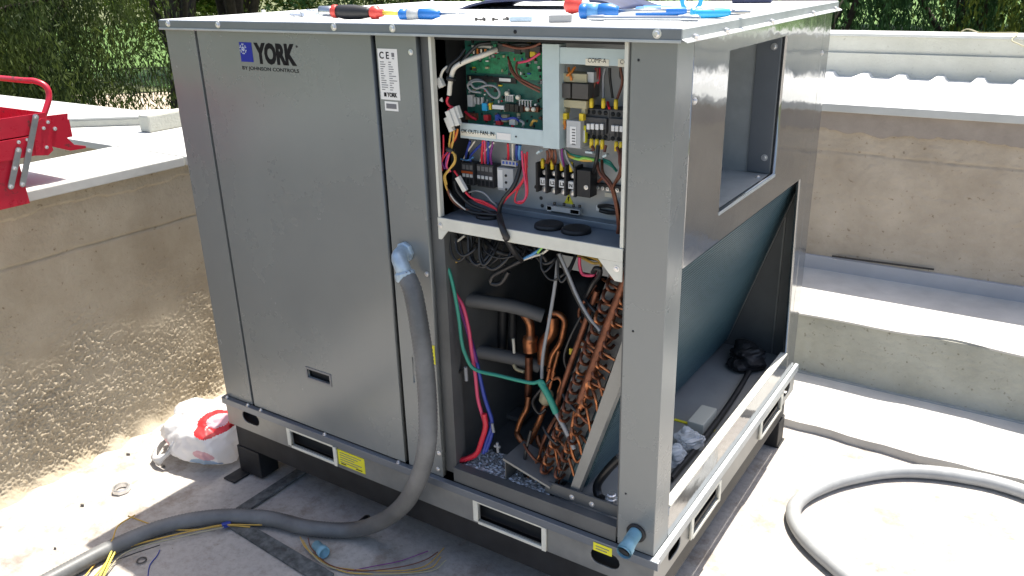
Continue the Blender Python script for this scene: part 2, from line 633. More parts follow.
def vnoise(u, v, scale, seed):
    """smooth value noise on arrays u, v"""
    r = np.random.default_rng(seed)
    tb = r.random((256, 256))
    x, y = u * scale, v * scale
    xi, yi = np.floor(x).astype(int), np.floor(y).astype(int)
    fx, fy = x - xi, y - yi
    fx = fx * fx * (3 - 2 * fx)
    fy = fy * fy * (3 - 2 * fy)
    def g_(i, j):
        return tb[i % 256, j % 256]
    return ((g_(xi, yi) * (1 - fx) + g_(xi + 1, yi) * fx) * (1 - fy)
            + (g_(xi, yi + 1) * (1 - fx) + g_(xi + 1, yi + 1) * fx) * fy) - 0.5

def grid_mesh(us, vs_, fpos):
    U, V = np.meshgrid(us, vs_, indexing='ij')
    P = fpos(U, V).reshape(-1, 3)
    nu, nv = len(us), len(vs_)
    i = np.arange(nu - 1)[:, None] * nv + np.arange(nv - 1)[None, :]
    F = np.stack([i, i + nv, i + nv + 1, i + 1], -1).reshape(-1, 4)
    me = bpy.data.meshes.new('grid')
    me.vertices.add(len(P))
    me.vertices.foreach_set('co', P.ravel())
    me.loops.add(F.size)
    me.loops.foreach_set('vertex_index', F.ravel())
    me.polygons.add(len(F))
    me.polygons.foreach_set('loop_start', np.arange(0, F.size, 4))
    me.polygons.foreach_set('loop_total', np.full(len(F), 4))
    me.update(calc_edges=True)
    me.polygons.foreach_set('use_smooth', np.ones(len(F), bool))
    return me

# ================================================================== THE SETTING
def structure(name, mb_or_me, m, **kw):
    if isinstance(mb_or_me, MB):
        return mb_or_me.build(name, m, None, kind='structure', **kw)
    return link(name, mb_or_me, m, None, kind='structure', **kw)

structure('ground', MB().box((-500, -500, -2.75), (500, 500, -2.6)), 'earth')
structure('lawn', MB().prism([(-80, 26, -2.595), (-27.6, 19.3, -2.595), (-22, 24, -2.595), (-10, 50, -2.595), (60, 50, -2.595), (60, 140, -2.595), (-80, 140, -2.595)][::-1], (0, 0, 0.004)), 'grass')
structure('footpath', MB().prism([(-34, 10, -2.592), (-20, 10.5, -2.592), (-17, 17, -2.592), (-26.4, 20.5, -2.592), (-30.5, 16.2, -2.592)], (0, 0, 0.006)), 'path')

# roof deck with gentle unevenness
def deck_pos(U, V):
    z = 0.004 * vnoise(U, V, 2.3, 3) + 0.0016 * vnoise(U, V, 11, 4)
    z *= np.clip((np.abs(U - 0.5) < 2.6) * 1.0, 0, 1)
    return np.stack([U, V, z - 0.001], -1)
dk = structure('roof_deck', grid_mesh(np.concatenate([np.linspace(-0.56, 3.2, 190), [8.5]]), np.concatenate([[-8.5], np.linspace(-1.5, 1.26, 140)]), deck_pos), 'deck')
structure('roof_body', MB().box((-3.4, -8.6, -2.59), (8.6, 5.2, -0.02)), 'concrete')

# raised slab along the back, with a real step and chipped edge
def slab_edge(x):
    return 1.248 + 0.006 * math.sin(x * 9.1) + 0.004 * math.sin(x * 31 + 1)
xs = np.linspace(-0.56, 8.5, 160)
poly = [(x, slab_edge(x), -0.01) for x in xs] + [(8.5, 1.665, -0.01), (-0.56, 1.665, -0.01)]
structure('roof_step', MB().prism(poly, (0, 0, 0.042)), 'slab', bevel=0)

# ---------------------------------------------------------------- left parapet
lw = thing('parapet_wall', (-0.71, 0, 0), 'rough brown plastered parapet wall with bright white coping beside the red toolbox', 'wall')
def lw_pos(U, V):
    low = np.clip((0.62 - V) / 0.3, 0.0, 1.0)
    a = 0.25 + 0.75 * low
    rough = 0.003 * vnoise(U, V, 70, 21) + 0.0055 * vnoise(U, V, 150, 22) + 0.0035 * vnoise(U, V, 270, 23)
    soft = 0.006 * vnoise(U, V, 4, 24) + 0.002 * vnoise(U, V, 14, 25)
    a = a * np.clip(0.75 + 1.6 * vnoise(U, V, 7, 29), 0.15, 1.5)
    d = rough * a + soft
    crack = 0.006 * np.exp(-((V - 0.747 - 0.006 * vnoise(U, V * 0, 9, 26)) / 0.0035) ** 2)
    ridge = 0.006 * (V > 0.905 + 0.02 * vnoise(U, V * 0, 22, 27))
    d = d - crack + ridge + 0.045 * np.exp(-(V + 0.004) / 0.02) * (0.6 + vnoise(U, V, 16, 28))
    return np.stack([-0.526 + d, U, V], -1)
link('plaster_face', grid_mesh(np.concatenate([np.linspace(-1.5, -0.85, 60), np.linspace(-0.848, 0.5, 520), np.linspace(0.505, 1.3, 80)]), np.concatenate([np.linspace(-0.015, 0.64, 250), np.linspace(0.644, 0.955, 80)]), lw_pos), 'plaster', lw)
boxp('core', (-0.9, -6, -0.01), (-0.535, 2.2, 0.948), 'plaster', lw)
for y0, y1 in ((-6, -1.9), (-1.893, 0.336), (0.343, 2.185)):
    boxp('coping', (-0.93, y0, 0.944), (-0.497, y1, 0.9775), 'coping', lw, 0.004)

bw = thing('parapet_wall', (-2.1, 0.6, 0), 'short white topped parapet branch reaching away beyond the toolbox', 'wall')
boxp('core', (-3.3, 0.37, -0.02), (-0.905, 0.92, 0.945), 'plaster', bw)
boxp('coping', (-3.3, 0.343, 0.949), (-0.937, 0.95, 0.976), 'coping', bw, 0.004)

kw_ = thing('kerb_wall', (-1.5, 0.6, 0.976), 'thin pale kerb on the far parapet, running up to the concrete block', 'kerb')
MB().prism([(-1.75, 0.33, 0.9765), (-1.26, 0.70, 0.9765), (-1.26, 0.93, 0.9765), (-1.80, 0.55, 0.9765)], (0, 0, 0.030)).build('upstand', 'lowwall', kw_, 0.004)
MB().prism([(-1.765, 0.322, 1.0070), (-1.25, 0.708, 1.0070), (-1.25, 0.94, 1.0070), (-1.81, 0.56, 1.0070)], (0, 0, 0.009)).build('capping', 'coping', kw_, 0.003)
bl = MB().box((-1.135, 0.585, 0.9765), (-1.065, 0.95, 1.048)).build('concrete_block', 'lowwall', None, 0.008)
bl['label'] = 'pale concrete block on the far parapet next to the grey cabinet corner'
bl['category'] = 'block'

# ---------------------------------------------------------------- back parapet
bp = thing('parapet_wall', (2.5, 2.3, 0), 'beige plastered back parapet wall with cracked top band behind the cabinet', 'wall')
def bw_pos(U, V):
    d = 0.0035 * vnoise(U, V, 60, 31) + 0.002 * vnoise(U, V, 120, 32) + 0.008 * vnoise(U, V, 6, 33)
    edge = 1.905 - 0.012 * (U - 1.4) + 0.012 * vnoise(U, V * 0, 26, 34) + 0.006 * vnoise(U, V * 0, 70, 35)
    d += 0.006 / (1 + np.exp(-(V - edge) / 0.0025))
    cr = 0.82 - 0.01 * (U - 1.4) + 0.006 * vnoise(U, V * 0, 12, 36)
    d -= 0.006 * np.exp(-((V - cr) / 0.003) ** 2) * (U < 2.1)
    return np.stack([U, 2.222 - d, V], -1)
link('plaster_face', grid_mesh(np.linspace(-0.5, 4.2, 560), np.linspace(0.25, 1.0, 130), bw_pos), 'plaster_b', bp)
boxp('core', (-0.9, 2.235, 0), (8.5, 2.6, 0.99), 'plaster_b', bp)
_a, _b = (1.294, 2.21, 0.908), (1.981, 2.21, 0.904)
_s = (_b[2] - _a[2]) / (_b[0] - _a[0])
_x = np.linspace(-0.5, 4.2, 420)
_z = _a[2] + _s * (_x - _a[0]) * 0.3 + 0.022 * vnoise(_x, _x * 0, 17, 34) + 0.012 * vnoise(_x, _x * 0, 55, 35)
MB().prism([(x, 2.2085, z) for x, z in zip(_x, _z)] + [(4.2, 2.2085, 0.9935), (-0.5, 2.2085, 0.9935)], (0, 0.02, 0)).build('render_band', 'plaster_band', bp)
boxp('flashing', (-0.5, 2.203, 0.27), (8.5, 2.234, 0.348), 'flashing', bp, 0.003)
MB().bar((1.4, 2.202, 0.358), (1.812, 2.202, 0.368), 0.004, 0.007).build('crack', 'crack', bp)
for x0, x1 in ((-0.9, 2.92), (2.926, 8.5)):
    boxp('coping', (x0, 2.188, 0.994), (x1, 2.56, 1.027), 'coping', bp, 0.004)

cb = thing('roof_kerb', (2.5, 1.9, 0), 'low grey rendered kerb with a sunlit top ledge below the back parapet', 'kerb')
def cb_pos(U, V):
    d = 0.003 * vnoise(U, V, 70, 41) + 0.0015 * vnoise(U, V, 160, 42) + 0.012 * vnoise(U, V, 4.5, 43)
    d = d + 0.018 * np.exp(-(V - 0.02) / 0.03)
    d -= 0.004 * np.exp(-((U - 1.47 - 0.02 * (V - 0.15)) / 0.006) ** 2)
    return np.stack([U, 1.662 - d, V], -1)
link('render_face', grid_mesh(np.linspace(-0.5, 4.2, 520), np.linspace(0.02, 0.283, 60), cb_pos), 'curb', cb)
def ledge_y(x):
    return 1.652 + 0.004 * math.sin(x * 13) + (0.03 * math.exp(-((x - 1.95) / 0.12) ** 2))
poly = [(x, ledge_y(x), 0.279) for x in np.linspace(-0.5, 4.2, 200)] + [(8.5, 1.655, 0.279), (8.5, 2.21, 0.279), (-0.5, 2.21, 0.279)]
MB().prism(poly, (0, 0, 0.0075)).build('ledge', 'slab', cb)
boxp('core', (-0.5, 1.672, 0), (8.5, 2.2, 0.2785), 'concrete', cb)
MB().bar((-0.5, 1.648, 0.035), (8.5, 1.648, 0.035), 0.012, 0.008).build('trim_strip', 'galv', cb)

# ---------------------------------------------------------------- corrugated roof and far wall
def corr(x):
    p = (x - 0.985) / 0.192
    p -= math.floor(p)
    p = abs(p - 0.5) * 2          # 1 at the rib centre
    return 0.026 * max(0.0, min(1.0, (p - 0.62) / 0.18))
cv = []
for i in range(601):
    x = -2.2 + i * 0.012
    cv.append((x, 2.45, 0.996 + corr(x)))
    cv.append((x, 3.68, 0.966 + corr(x)))
cf = [(2 * i, 2 * i + 2, 2 * i + 3, 2 * i + 1) for i in range(600)]
cr_ = link('corrugated_roof', me_from(cv, cf), 'roof_white', None)
sol = cr_.modifiers.new('thickness', 'SOLIDIFY')
sol.thickness = 0.002
cr_['label'] = 'white corrugated sheet roofing between the two back parapets'
cr_['category'] = 'roof sheet'
fw = thing('parapet_wall', (2, 3.8, 0), 'far pale grey parapet wall behind the white corrugated sheets', 'wall')
boxp('wall_body', (-2.4, 3.672, 0.6), (8.5, 3.9, 1.188), 'lowwall', fw, 0.004)
boxp('render_band', (-2.4, 3.655, 0.93), (8.5, 3.671, 1.098), 'lowwall', fw, 0.003)
boxp('capping', (-2.4, 3.655, 1.1885), (8.5, 3.92, 1.203), 'coping', fw, 0.003)
yc = MB().tube(spline([(2.098, 3.6, 1.05), (1.923, 3.6, 1.157), (1.863, 3.62, 1.186), (1.88, 3.68, 1.217), (1.80, 3.76, 1.213), (1.70, 3.80, 1.2085), (1.60, 3.86, 1.2085), (1.5, 3.95, 1.0)], 8), 0.0035, 6).build('loose_cable', 'bobbin', None)
yc['label'] = 'thin yellow cable draped over the far grey parapet'
yc['category'] = 'cable'

# ---------------------------------------------------------------- fence
def fence(A, B, n, h, label):
    A, B = Vector(A), Vector(B)
    t = thing('metal_fence', (A + B) / 2, label, 'fence')
    d = (B - A).normalized()
    for z in (0.12, h - 0.12):
        MB().bar(A + Vector((0, 0, z)), B + Vector((0, 0, z)), 0.03, 0.04).build('rail', 'fence', t)
    pk = MB().box((-0.011, -0.011, 0), (0.011, 0.011, h)).build('picket', 'fence', None)
    me = pk.data
    bpy.data.objects.remove(pk)
    for i in range(n):
        o = bpy.data.objects.new('picket', me)
        COL.objects.link(o)
        o.parent = t
        o.location = A.lerp(B, i / (n - 1))
        o.matrix_parent_inverse = Matrix.Translation(-Vector(t.location))
fence((-29.6, 15.2, -2.6), (-26.0, 19.6, -2.6), 46, 1.15, 'black metal picket fence beside the sunny lawn left of the cabinet')
fence((-7.0, 34.0, -2.6), (3.0, 34.0, -2.6), 84, 1.9, 'dark metal picket fence under the trees behind the far parapet')

# ---------------------------------------------------------------- trees
def leaves_mesh(C, L, Wd, droop, seed):
    r = np.random.default_rng(seed)
    n = len(C)
    a = r.normal(size=(n, 3))
    a[:, 2] -= droop
    a /= np.linalg.norm(a, axis=1)[:, None]
    b = np.cross(a, r.normal(size=(n, 3)))
    b /= np.linalg.norm(b, axis=1)[:, None] + 1e-9
    sc = (0.4 + 1.1 * r.random(n) ** 1.5)[:, None]
    a = a * sc * L
    b = b * sc * Wd
    V = np.stack([C - a * 0.5, C + b * 0.5 - a * 0.05, C + a * 0.5, C - b * 0.5 - a * 0.05], 1).reshape(-1, 3)
    F = np.arange(4 * n)
    me = bpy.data.meshes.new('crown')
    me.vertices.add(4 * n)
    me.vertices.foreach_set('co', V.ravel())
    me.loops.add(4 * n)
    me.loops.foreach_set('vertex_index', F)
    me.polygons.add(n)
    me.polygons.foreach_set('loop_start', np.arange(0, 4 * n, 4))
    me.polygons.foreach_set('loop_total', np.full(n, 4))
    me.update(calc_edges=True)
    return me

def tree(name, loc, h, cr, n, leaf, L, Wd, label, seed, weep=0.0, zc=0.62, zr=0.42, trunk=0.16, lean=(0, 0), group='trees beyond the roof', nstr=None):
    r = np.random.default_rng(seed)
    t = thing(name, loc, label, 'tree', group)
    loc = np.array(loc, float)
    top = loc + np.array([lean[0], lean[1], h * 0.75])
    tr = MB()
    tp = spline([loc, loc + [lean[0] * .2 + .1, lean[1] * .2, h * .25], loc + [lean[0] * .6, lean[1] * .6 + .1, h * .5], top], 6)
    tr.tube(tp, list(np.linspace(trunk, trunk * 0.25, len(tp))), 9)
    cen = loc + np.array([lean[0], lean[1], h * zc])
    ends = []
    for k in range(11):
        an = k * 2.4 + r.random()
        st = np.array(tp[int(len(tp) * (0.35 + 0.05 * k)) % len(tp)])
        en = cen + np.array([math.cos(an) * cr * .75, math.sin(an) * cr * .75, (r.random() - .35) * h * zr])
        md = (st + en) / 2 + np.array([0, 0, .12 * h * r.random()])
        lp = spline([st, md, en], 5)
        tr.tube(lp, list(np.linspace(trunk * .42, trunk * .07, len(lp))), 6)
        ends.append(en)
    tr.build('trunk', 'bark', t)
    ncl = max(24, n // 420)
    d = r.normal(size=(ncl, 3))
    d /= np.linalg.norm(d, axis=1)[:, None]
    rad = 0.35 + 0.65 * r.random(ncl) ** 0.5
    cc = cen + d * rad[:, None] * np.array([cr, cr, h * zr])
    if weep:
        ns = nstr or n // 90
        k = r.integers(0, ncl, ns)
        S = cc[k] + r.normal(size=(ns, 3)) * np.array([.22, .22, .15]) * cr * 0.7
        ln = weep * (0.35 + 0.9 * r.random(ns))
        m_ = n // ns
        tt = r.random((ns, m_))
        drift = r.normal(size=(ns, 1, 2)) * 0.18
        P = np.repeat(S[:, None, :], m_, 1)
        P[:, :, 2] -= tt * ln[:, None]
        P[:, :, :2] += drift * (tt ** 1.5)[:, :, None]
        P += r.normal(size=P.shape) * 0.032
        C = P.reshape(-1, 3)
        dr = 2.6
    else:
        k = r.integers(0, ncl, n)
        s = cr * (0.13 + 0.12 * r.random(ncl))
        C = cc[k] + r.normal(size=(n, 3)) * s[k][:, None] * np.array([1, 1, .75])
        dr = 0.4
    link('crown', leaves_mesh(C, L, Wd, dr, seed + 1), leaf, t)
    return t

tree('weeping_tree', (-6.6, 2.0, -2.6), 6.6, 1.9, 240000, 'leaf_dark', 0.062, 0.013, 'dark weeping tree hanging over the wall behind the red toolbox', 51, weep=1.9, zc=0.66, zr=0.34, trunk=0.17)
tree('weeping_tree', (-7.6, 4.7, -2.6), 8.0, 1.4, 100000, 'leaf_mid', 0.06, 0.014, 'sunny olive green weeping tree beside the left corner of the cabinet', 52, weep=1.0, zc=0.89, zr=0.2, trunk=0.1, lean=(0.3, 1.2))
tree('leafy_tree', (-9.75, 6.9, -2.6), 8.5, 2.2, 26000, 'leaf_bright', 0.075, 0.03, 'bright green tree with thick dark trunk rising behind the left top corner of the cabinet', 53, zc=0.76, zr=0.24, trunk=0.19, lean=(-.2, .1))
tree('leafy_tree', (-9.2, 7.3, -2.6), 9.0, 2.0, 20000, 'leaf_mid', 0.075, 0.03, 'tree with a slanting dark trunk just right of the cabinet left top corner', 54, zc=0.78, zr=0.25, trunk=0.21, lean=(.5, .2))
tree('leafy_tree', (-8.6, 11.8, -2.6), 8.0, 2.6, 26000, 'leaf_dark', 0.09, 0.035, 'shady dark green tree above the lettered cabinet door', 55, zc=0.6, zr=0.38)
tree('leafy_tree', (-5.6, 11.0, -2.6), 7.6, 2.4, 24000, 'leaf_mid', 0.09, 0.035, 'mid green tree peeping over the middle of the cabinet lid', 56, zc=0.6, zr=0.38)
tree('weeping_tree', (-11.4, 3.9, -2.6), 7.0, 1.9, 110000, 'leaf_mid', 0.07, 0.021, 'olive weeping tree standing behind the dark one, seen above the toolbox handle', 57, weep=1.9, zc=0.62, zr=0.36, trunk=0.16)
far = [(-33, 21, 'a tall far tree closing the gap beyond the lawn'), (-30, 25, 'far round tree right of the lawn gap'), (-24, 27, 'far tree low behind the lettered cabinet door'),
       (-37, 13, 'farthest tree to the left, seen through the toolbox handle')]
for i, (x, y, lb) in enumerate(far):
    tree('leafy_tree', (x, y + (2 if i == 0 else 0), -2.6), 9 + i % 2, 3.8, 15000, ('leaf_bright', 'leaf_mid', 'leaf_green', 'leaf_bright')[i], 0.26, 0.11, lb, 60 + i, zc=0.56, zr=0.4, trunk=0.3)
rt = [(-1.9, 15.5, 'dark green tree right beside the cabinet, over the far parapet', 'leaf_green'), (0.2, 17.0, 'dark green tree over the middle of the far parapet', 'leaf_green'),
      (2.4, 15.0, 'lighter green tree at the right edge over the far parapet', 'leaf_mid'), (-4.6, 19.0, 'dark green tree hidden mostly by the cabinet lid', 'leaf_green'), (4.6, 18.5, 'green tree beyond the right edge of the far parapet', 'leaf_green')]
for i, (x, y, lb, lf) in enumerate(rt):
    tree('leafy_tree', (x, y, -2.6), 8.0, 2.0, 30000, lf, 0.13, 0.035, lb, 70 + i, weep=2.4, zc=0.62, zr=0.4, trunk=0.2, group='trees behind the far parapet')
for i, (x, y, lb) in enumerate([(-9, 62, 'distant tree seen low between the trees behind the far parapet'), (2, 64, 'distant tree at the right end of the far lawn'), (-2.5, 60, 'distant tree over the middle of the far lawn')]):
    tree('leafy_tree', (x, y, -2.6), 11, 5.0, 14000, 'leaf_dark', 0.4, 0.2, lb, 80 + i, zc=0.55, zr=0.42, trunk=0.4, group='distant trees across the lawn')

# ================================================================== THE AIR CONDITIONER
W, D = 1.527, 1.155
ac = thing('rooftop_air_conditioner', (0.76, 0.58, 0), 'large grey metal rooftop air conditioner with open control compartment and exposed copper pipes', 'air conditioner')

# --- black stand
st = MB()
st.box((0.012, 0.010, 0.105), (1.515, 0.05, 0.189)).box((0.012, 1.11, 0.105), (1.515, 1.15, 0.189))
st.box((0.012, 0.0505, 0.105), (0.05, 1.1095, 0.189)).box((1.477, 0.0505, 0.105), (1.515, 1.1095, 0.189))
st.build('stand_frame', 'stand', ac, 0.003)
for x0, x1, y0, y1, py0, py1 in ((0.006, 0.115, 0.006, 0.08, -0.056, 0.05), (1.44, 1.519, 0.006, 0.08, -0.04, 0.05), (0.006, 0.115, 1.075, 1.154, 1.1, 1.2), (1.46, 1.519, 1.085, 1.154, 1.09, 1.16)):
    lg = MB().box((x0, y0, 0.006), (x1, y1, 0.1045)).build('leg', 'stand', ac, 0.003)
    px0 = x0 - 0.012 if x0 < 0.5 else x1 - 0.05
    boxp('foot_plate', (px0, py0, 0.0005), (px0 + 0.055, py1, 0.0055), 'stand', lg, 0.001)
boxp('dark_under_block', (0.004, 0.024, 0.196), (1.505, 1.145, 0.268), 'gap', ac)  # black filler box, painted shade behind the rail openings

# --- base rails with real fork pockets and oval cut-outs
fr = plate('base_rail', rect(0, 0.194, W + 0.004, 0.2715),
           [oval(0.078, 0.224, 0.160, 0.266), rect(0.312, 0.212, 0.494, 0.262), rect(1.030, 0.209, 1.226, 0.264), oval(1.364, 0.219, 1.444, 0.262)],
           0.004, front(-0.004), 'rail', ac)
rr_ = plate('base_rail', rect(0.0005, 0.194, 1.178, 0.2715),
            [oval(0.084, 0.217, 0.164, 0.262), rect(0.235, 0.205, 0.42, 0.258), rect(0.80, 0.205, 1.0, 0.258), oval(1.05, 0.217, 1.125, 0.262)],
            0.004, right(W + 0.004), 'rail', ac)
boxp('base_rail', (0, D, 0.194), (W, D + 0.004, 0.296), 'rail', ac)
boxp('base_rail', (-0.004, 0.0, 0.194), (0, D, 0.296), 'rail', ac)
MB().prism([(-0.004, -0.0145, 0.272), (-0.004, -0.0145, 0.2945), (-0.004, -0.0005, 0.2968), (-0.004, -0.0005, 0.272)], (W + 0.0225, 0, 0)).build('rail_lip', 'skirt', ac, 0.0012)
MB().prism([(W + 0.0125, -0.012, 0.270), (W + 0.0125, -0.012, 0.2945), (W + 0.0005, -0.012, 0.2968), (W + 0.0005, -0.012, 0.272)], (0, 1.192, 0)).build('rail_lip', 'galv', ac, 0.0012)

def pocket(p0, p1, fm, parent):
    """white trim strips round a fork pocket and the dark well behind it"""
    (u0, v0), (u1, v1) = p0, p1
    for a, b, c, d in ((u0 - 0.016, v0 - 0.004, u0 - 0.002, v1 + 0.012), (u1 + 0.002, v0 - 0.012, u1 + 0.014, v1 + 0.004), (u0 - 0.001, v1 + 0.0015, u1 + 0.001, v1 + 0.0095), (u0 - 0.001, v0 - 0.0095, u1 + 0.001, v0 - 0.0015)):
        plate('pocket_trim', rect(a, b, c, d), [], 0.007, fm, 'white_strip', parent)
pocket((0.312, 0.212), (0.494, 0.262), front(-0.0115), fr)
pocket((1.030, 0.209), (1.226, 0.264), front(-0.0115), fr)
pocket((0.235, 0.205), (0.42, 0.258), right(W + 0.0115), rr_)
pocket((0.80, 0.205), (1.0, 0.258), right(W + 0.0115), rr_)
for x in (0.20, 0.262, 0.3, 0.52, 0.556, 0.66, 0.74, 0.97, 1.13, 1.19, 1.34):
    MB().lathe((x, -0.0035, 0.2685 if x < .9 else 0.2675), (0, -1, 0), [(0, 0.003), (0.0008, 0.003)], 8).build('rivet_hole', 'gap', fr)

# --- yellow warning tags
yt = boxp('warning_tag', (0.509, -0.0052, 0.207), (0.617, -0.0042, 0.259), 'yellow_tag', fr)
for k in range(5):
    boxp('print_line', (0.518, -0.0056, 0.249 - k * 0.008), (0.604 - (k % 3) * 0.014, -0.0052, 0.2515 - k * 0.008), 'ink_grey', yt)
boxp('print_line', (0.52, -0.0056, 0.2115), (0.54, -0.0052, 0.2145), 'ink', yt)
boxp('print_line', (0.58, -0.0056, 0.2115), (0.605, -0.0052, 0.2145), 'ink', yt)
yt = boxp('warning_tag', (1.378, -0.0160, 0.2655), (1.428, -0.0150, 0.2885), 'yellow_tag', fr)
for k in range(2):
    boxp('print_line', (1.385, -0.0164, 0.279 - k * 0.0075), (1.421 - k * 0.006, -0.0160, 0.2815 - k * 0.0075), 'ink_grey', yt)

# --- front sheets
MB().prism([(0.006, 0, 0.2975), (0.133, 0, 0.2975), (0.133, 0.02, 0.2975), (0.026, 0.02, 0.2975), (0.026, 0.09, 0.2975), (0.006, 0.09, 0.2975)], (0, 0, 1.1535)).build('corner_post', 'panel', ac, 0.0015)
boxp('side_panel', (0.006, 0.0915, 0.2975), (0.018, D, 1.451), 'panel', ac)
boxp('back_panel', (0.0185, D - 0.018, 0.2975), (W - 0.0215, D - 0.0005, 1.451), 'panel', ac)
boxp('seam_gap_strip', (0.131, 0.0125, 0.3), (0.152, 0.019, 1.451), 'gap', ac)  # dark strip standing in for the shade in the open seam
door = plate('door_panel', rect(0.1475, 0.301, 0.7755, 1.451), [rect(0.417, 0.4735, 0.511, 0.504)], 0.016, front(-0.0025), 'panel', ac)
hr = plate('pull_recess', rect(0.4125, 0.469, 0.5155, 0.5085), [rect(0.4185, 0.475, 0.5095, 0.5025)], 0.003, front(-0.0046), 'mid_grey', door)
boxp('recess_back', (0.41, 0.012, 0.466), (0.52, 0.0135, 0.511), 'gap', door)
boxp('seam_gap_strip', (0.774, 0.0135, 0.3), (0.792, 0.0195, 1.451), 'gap', ac)  # same painted seam shade on the other side of the door
strip = plate('centre_post', rect(0.7885, 0.2975, 0.908, 1.451), [rect(0.8265, 0.565, 0.8315, 0.642)], 0.016, front(0), 'panel', ac)
boxp('slit_back', (0.82, 0.0165, 0.555), (0.84, 0.018, 0.65), 'gap', strip)
boxp('door_jamb', (0.9065, 0.017, 0.31), (0.9435, 0.06, 1.4505), 'panel_in', ac)
rp = MB().prism([(1.434, 0, 0.2975), (W, 0, 0.2975), (W, 0.0825, 0.2975), (W - 0.02, 0.0825, 0.2975), (W - 0.02, 0.02, 0.2975), (1.434, 0.02, 0.2975)], (0, 0, 1.1535)).build('corner_post', 'panel', ac, 0.0015)
boxp('post_return', (1.4285, 0.006, 0.31), (1.4335, 0.06, 1.449), 'panel_in', ac)
for p in ((0.897, 0, 0.886), (0.899, 0, 0.371), (0.892, 0, 0.318), (0.892, 0, 1.415)):
    screw((p[0], -0.0002, p[2]), (0, -1, 0), 0.0045, strip)
for p in ((1.438, 0, 1.417), (1.445, 0, 0.858), (1.44, 0, 0.445)):
    MB().lathe((p[0] + 0.012, -0.0004, p[2]), (0, -1, 0), [(0, 0.0025), (0.0006, 0.0025)], 8).build('rivet_hole', 'gap', rp)
boxp('yellow_tag', (0.879, -0.0012, 0.638), (0.907, -0.0002, 0.692), 'yellow_tag', strip)
for p in ((0.018, 0, 0.32), (0.12, 0, 0.315), (0.182, 0, 0.317), (0.465, 0, 0.311), (0.755, 0, 0.31)):
    screw((p[0], -0.0075, 0.2965), (0, 0, 1), 0.0045, ac, h=0.006)

# --- printed marks on the door
lb = boxp('logo_square', (0.315, -0.0034, 1.3745), (0.362, -0.0026, 1.4235), 'logo_blue', door)
sf = MB()
cx, cz = 0.3285, 1.407
for k in range(3):
    a = math.radians(90 + 60 * k)
    d = Vector((math.cos(a), 0, math.sin(a)))
    for s_ in (-1, 1):
        for t0, t1 in ((0.002, 0.006), (0.008, 0.0125)):
            sf.bar(Vector((cx, -0.0038, cz)) + d * s_ * t0, Vector((cx, -0.0038, cz)) + d * s_ * t1, 0.0032, 0.0004, (0, 1, 0))
        for an in (-0.6, 0.6):
            e = Vector((math.cos(a + an), 0, math.sin(a + an)))
            b0 = Vector((cx, -0.0038, cz)) + d * s_ * 0.008
            sf.bar(b0 + e * s_ * 0.0008, b0 + e * s_ * 0.0058, 0.0026, 0.0004, (0, 1, 0))
sf.build('snowflake', 'logo_white', door)
text('lettering', 'YORK', 0.0665, (0.3705, -0.0027, 1.3745), 'ink', door, bold=0.0036, width=0.152)
text('lettering', 'BY JOHNSON CONTROLS', 0.0125, (0.315, -0.0027, 1.3545), 'ink', door, bold=0.0001, width=0.212)
text('lettering', '\u00ae', 0.008, (0.526, -0.0027, 1.415), 'ink', door)

rl = boxp('rating_label', (0.7925, -0.0008, 1.3055), (0.8515, -0.0001, 1.4205), 'sticker', strip)
text('lettering', 'C E', 0.0215, (0.7975, -0.0009, 1.3985), 'ink', strip, bold=0.0004, width=0.029)
bn = MB().box((0.8345, -0.0012, 1.403), (0.8425, -0.0009, 1.412)).box((0.8355, -0.0012, 1.398), (0.8415, -0.0009, 1.400))
bn.build('bin_symbol', 'ink_grey', strip)
for k in range(13):
    z = 1.390 - k * 0.0052
    for x0, x1 in ((0.798, 0.798 + 0.008 + 0.012 * rnd.random()), (0.823, 0.829 + 0.018 * rnd.random())):
        boxp('print_line', (x0, -0.0011, z), (x1, -0.0008, z + 0.0018), 'ink_grey', strip)
text('lettering', 'YORK', 0.0135, (0.812, -0.0009, 1.3125), 'ink', strip, bold=0.0006, width=0.031)
boxp('logo_square', (0.803, -0.0012, 1.3125), (0.8105, -0.0009, 1.3218), 'ink', strip)
bs = boxp('barcode_label', (0.8025, -0.0008, 1.280), (0.8435, -0.0001, 1.3015), 'sticker', strip)
boxp('barcode', (0.807, -0.0011, 1.285), (0.8385, -0.0008, 1.2965), 'ink_grey', strip)

# --- right side sheets
side = plate('side_panel', [(0.0845, 0.2975), (1.070, 0.2975), (1.070, 1.451), (0.0845, 1.451), (0.0845, 0.985), (0.99, 0.985), (1.052, 0.38), (0.0845, 0.38)],
             [rect(0.286, 1.058, 0.711, 1.412)], 0.012, right(W), 'panel_gloss', ac)
boxp('corner_post', (W - 0.02, 1.0715, 0.2975), (W, D, 1.451), 'panel_gloss', ac, 0.0012)
boxp('sill', (W - 0.020, 0.088, 0.3805), (W + 0.002, 1.05, 0.387), 'cream_lit_edge', ac, 0.0015)  # pale colour stands in for sunlight on the sill edge
boxp('sill_lip', (W - 0.020, 0.088, 0.335), (W - 0.0125, 1.05, 0.38), 'pan_floor', ac)
for p in ((1.527, 0.1, 1.332), (1.527, 1.079, 1.337)):
    screw((W + 0.0002, p[1], p[2]), (1, 0, 0), 0.005, side)
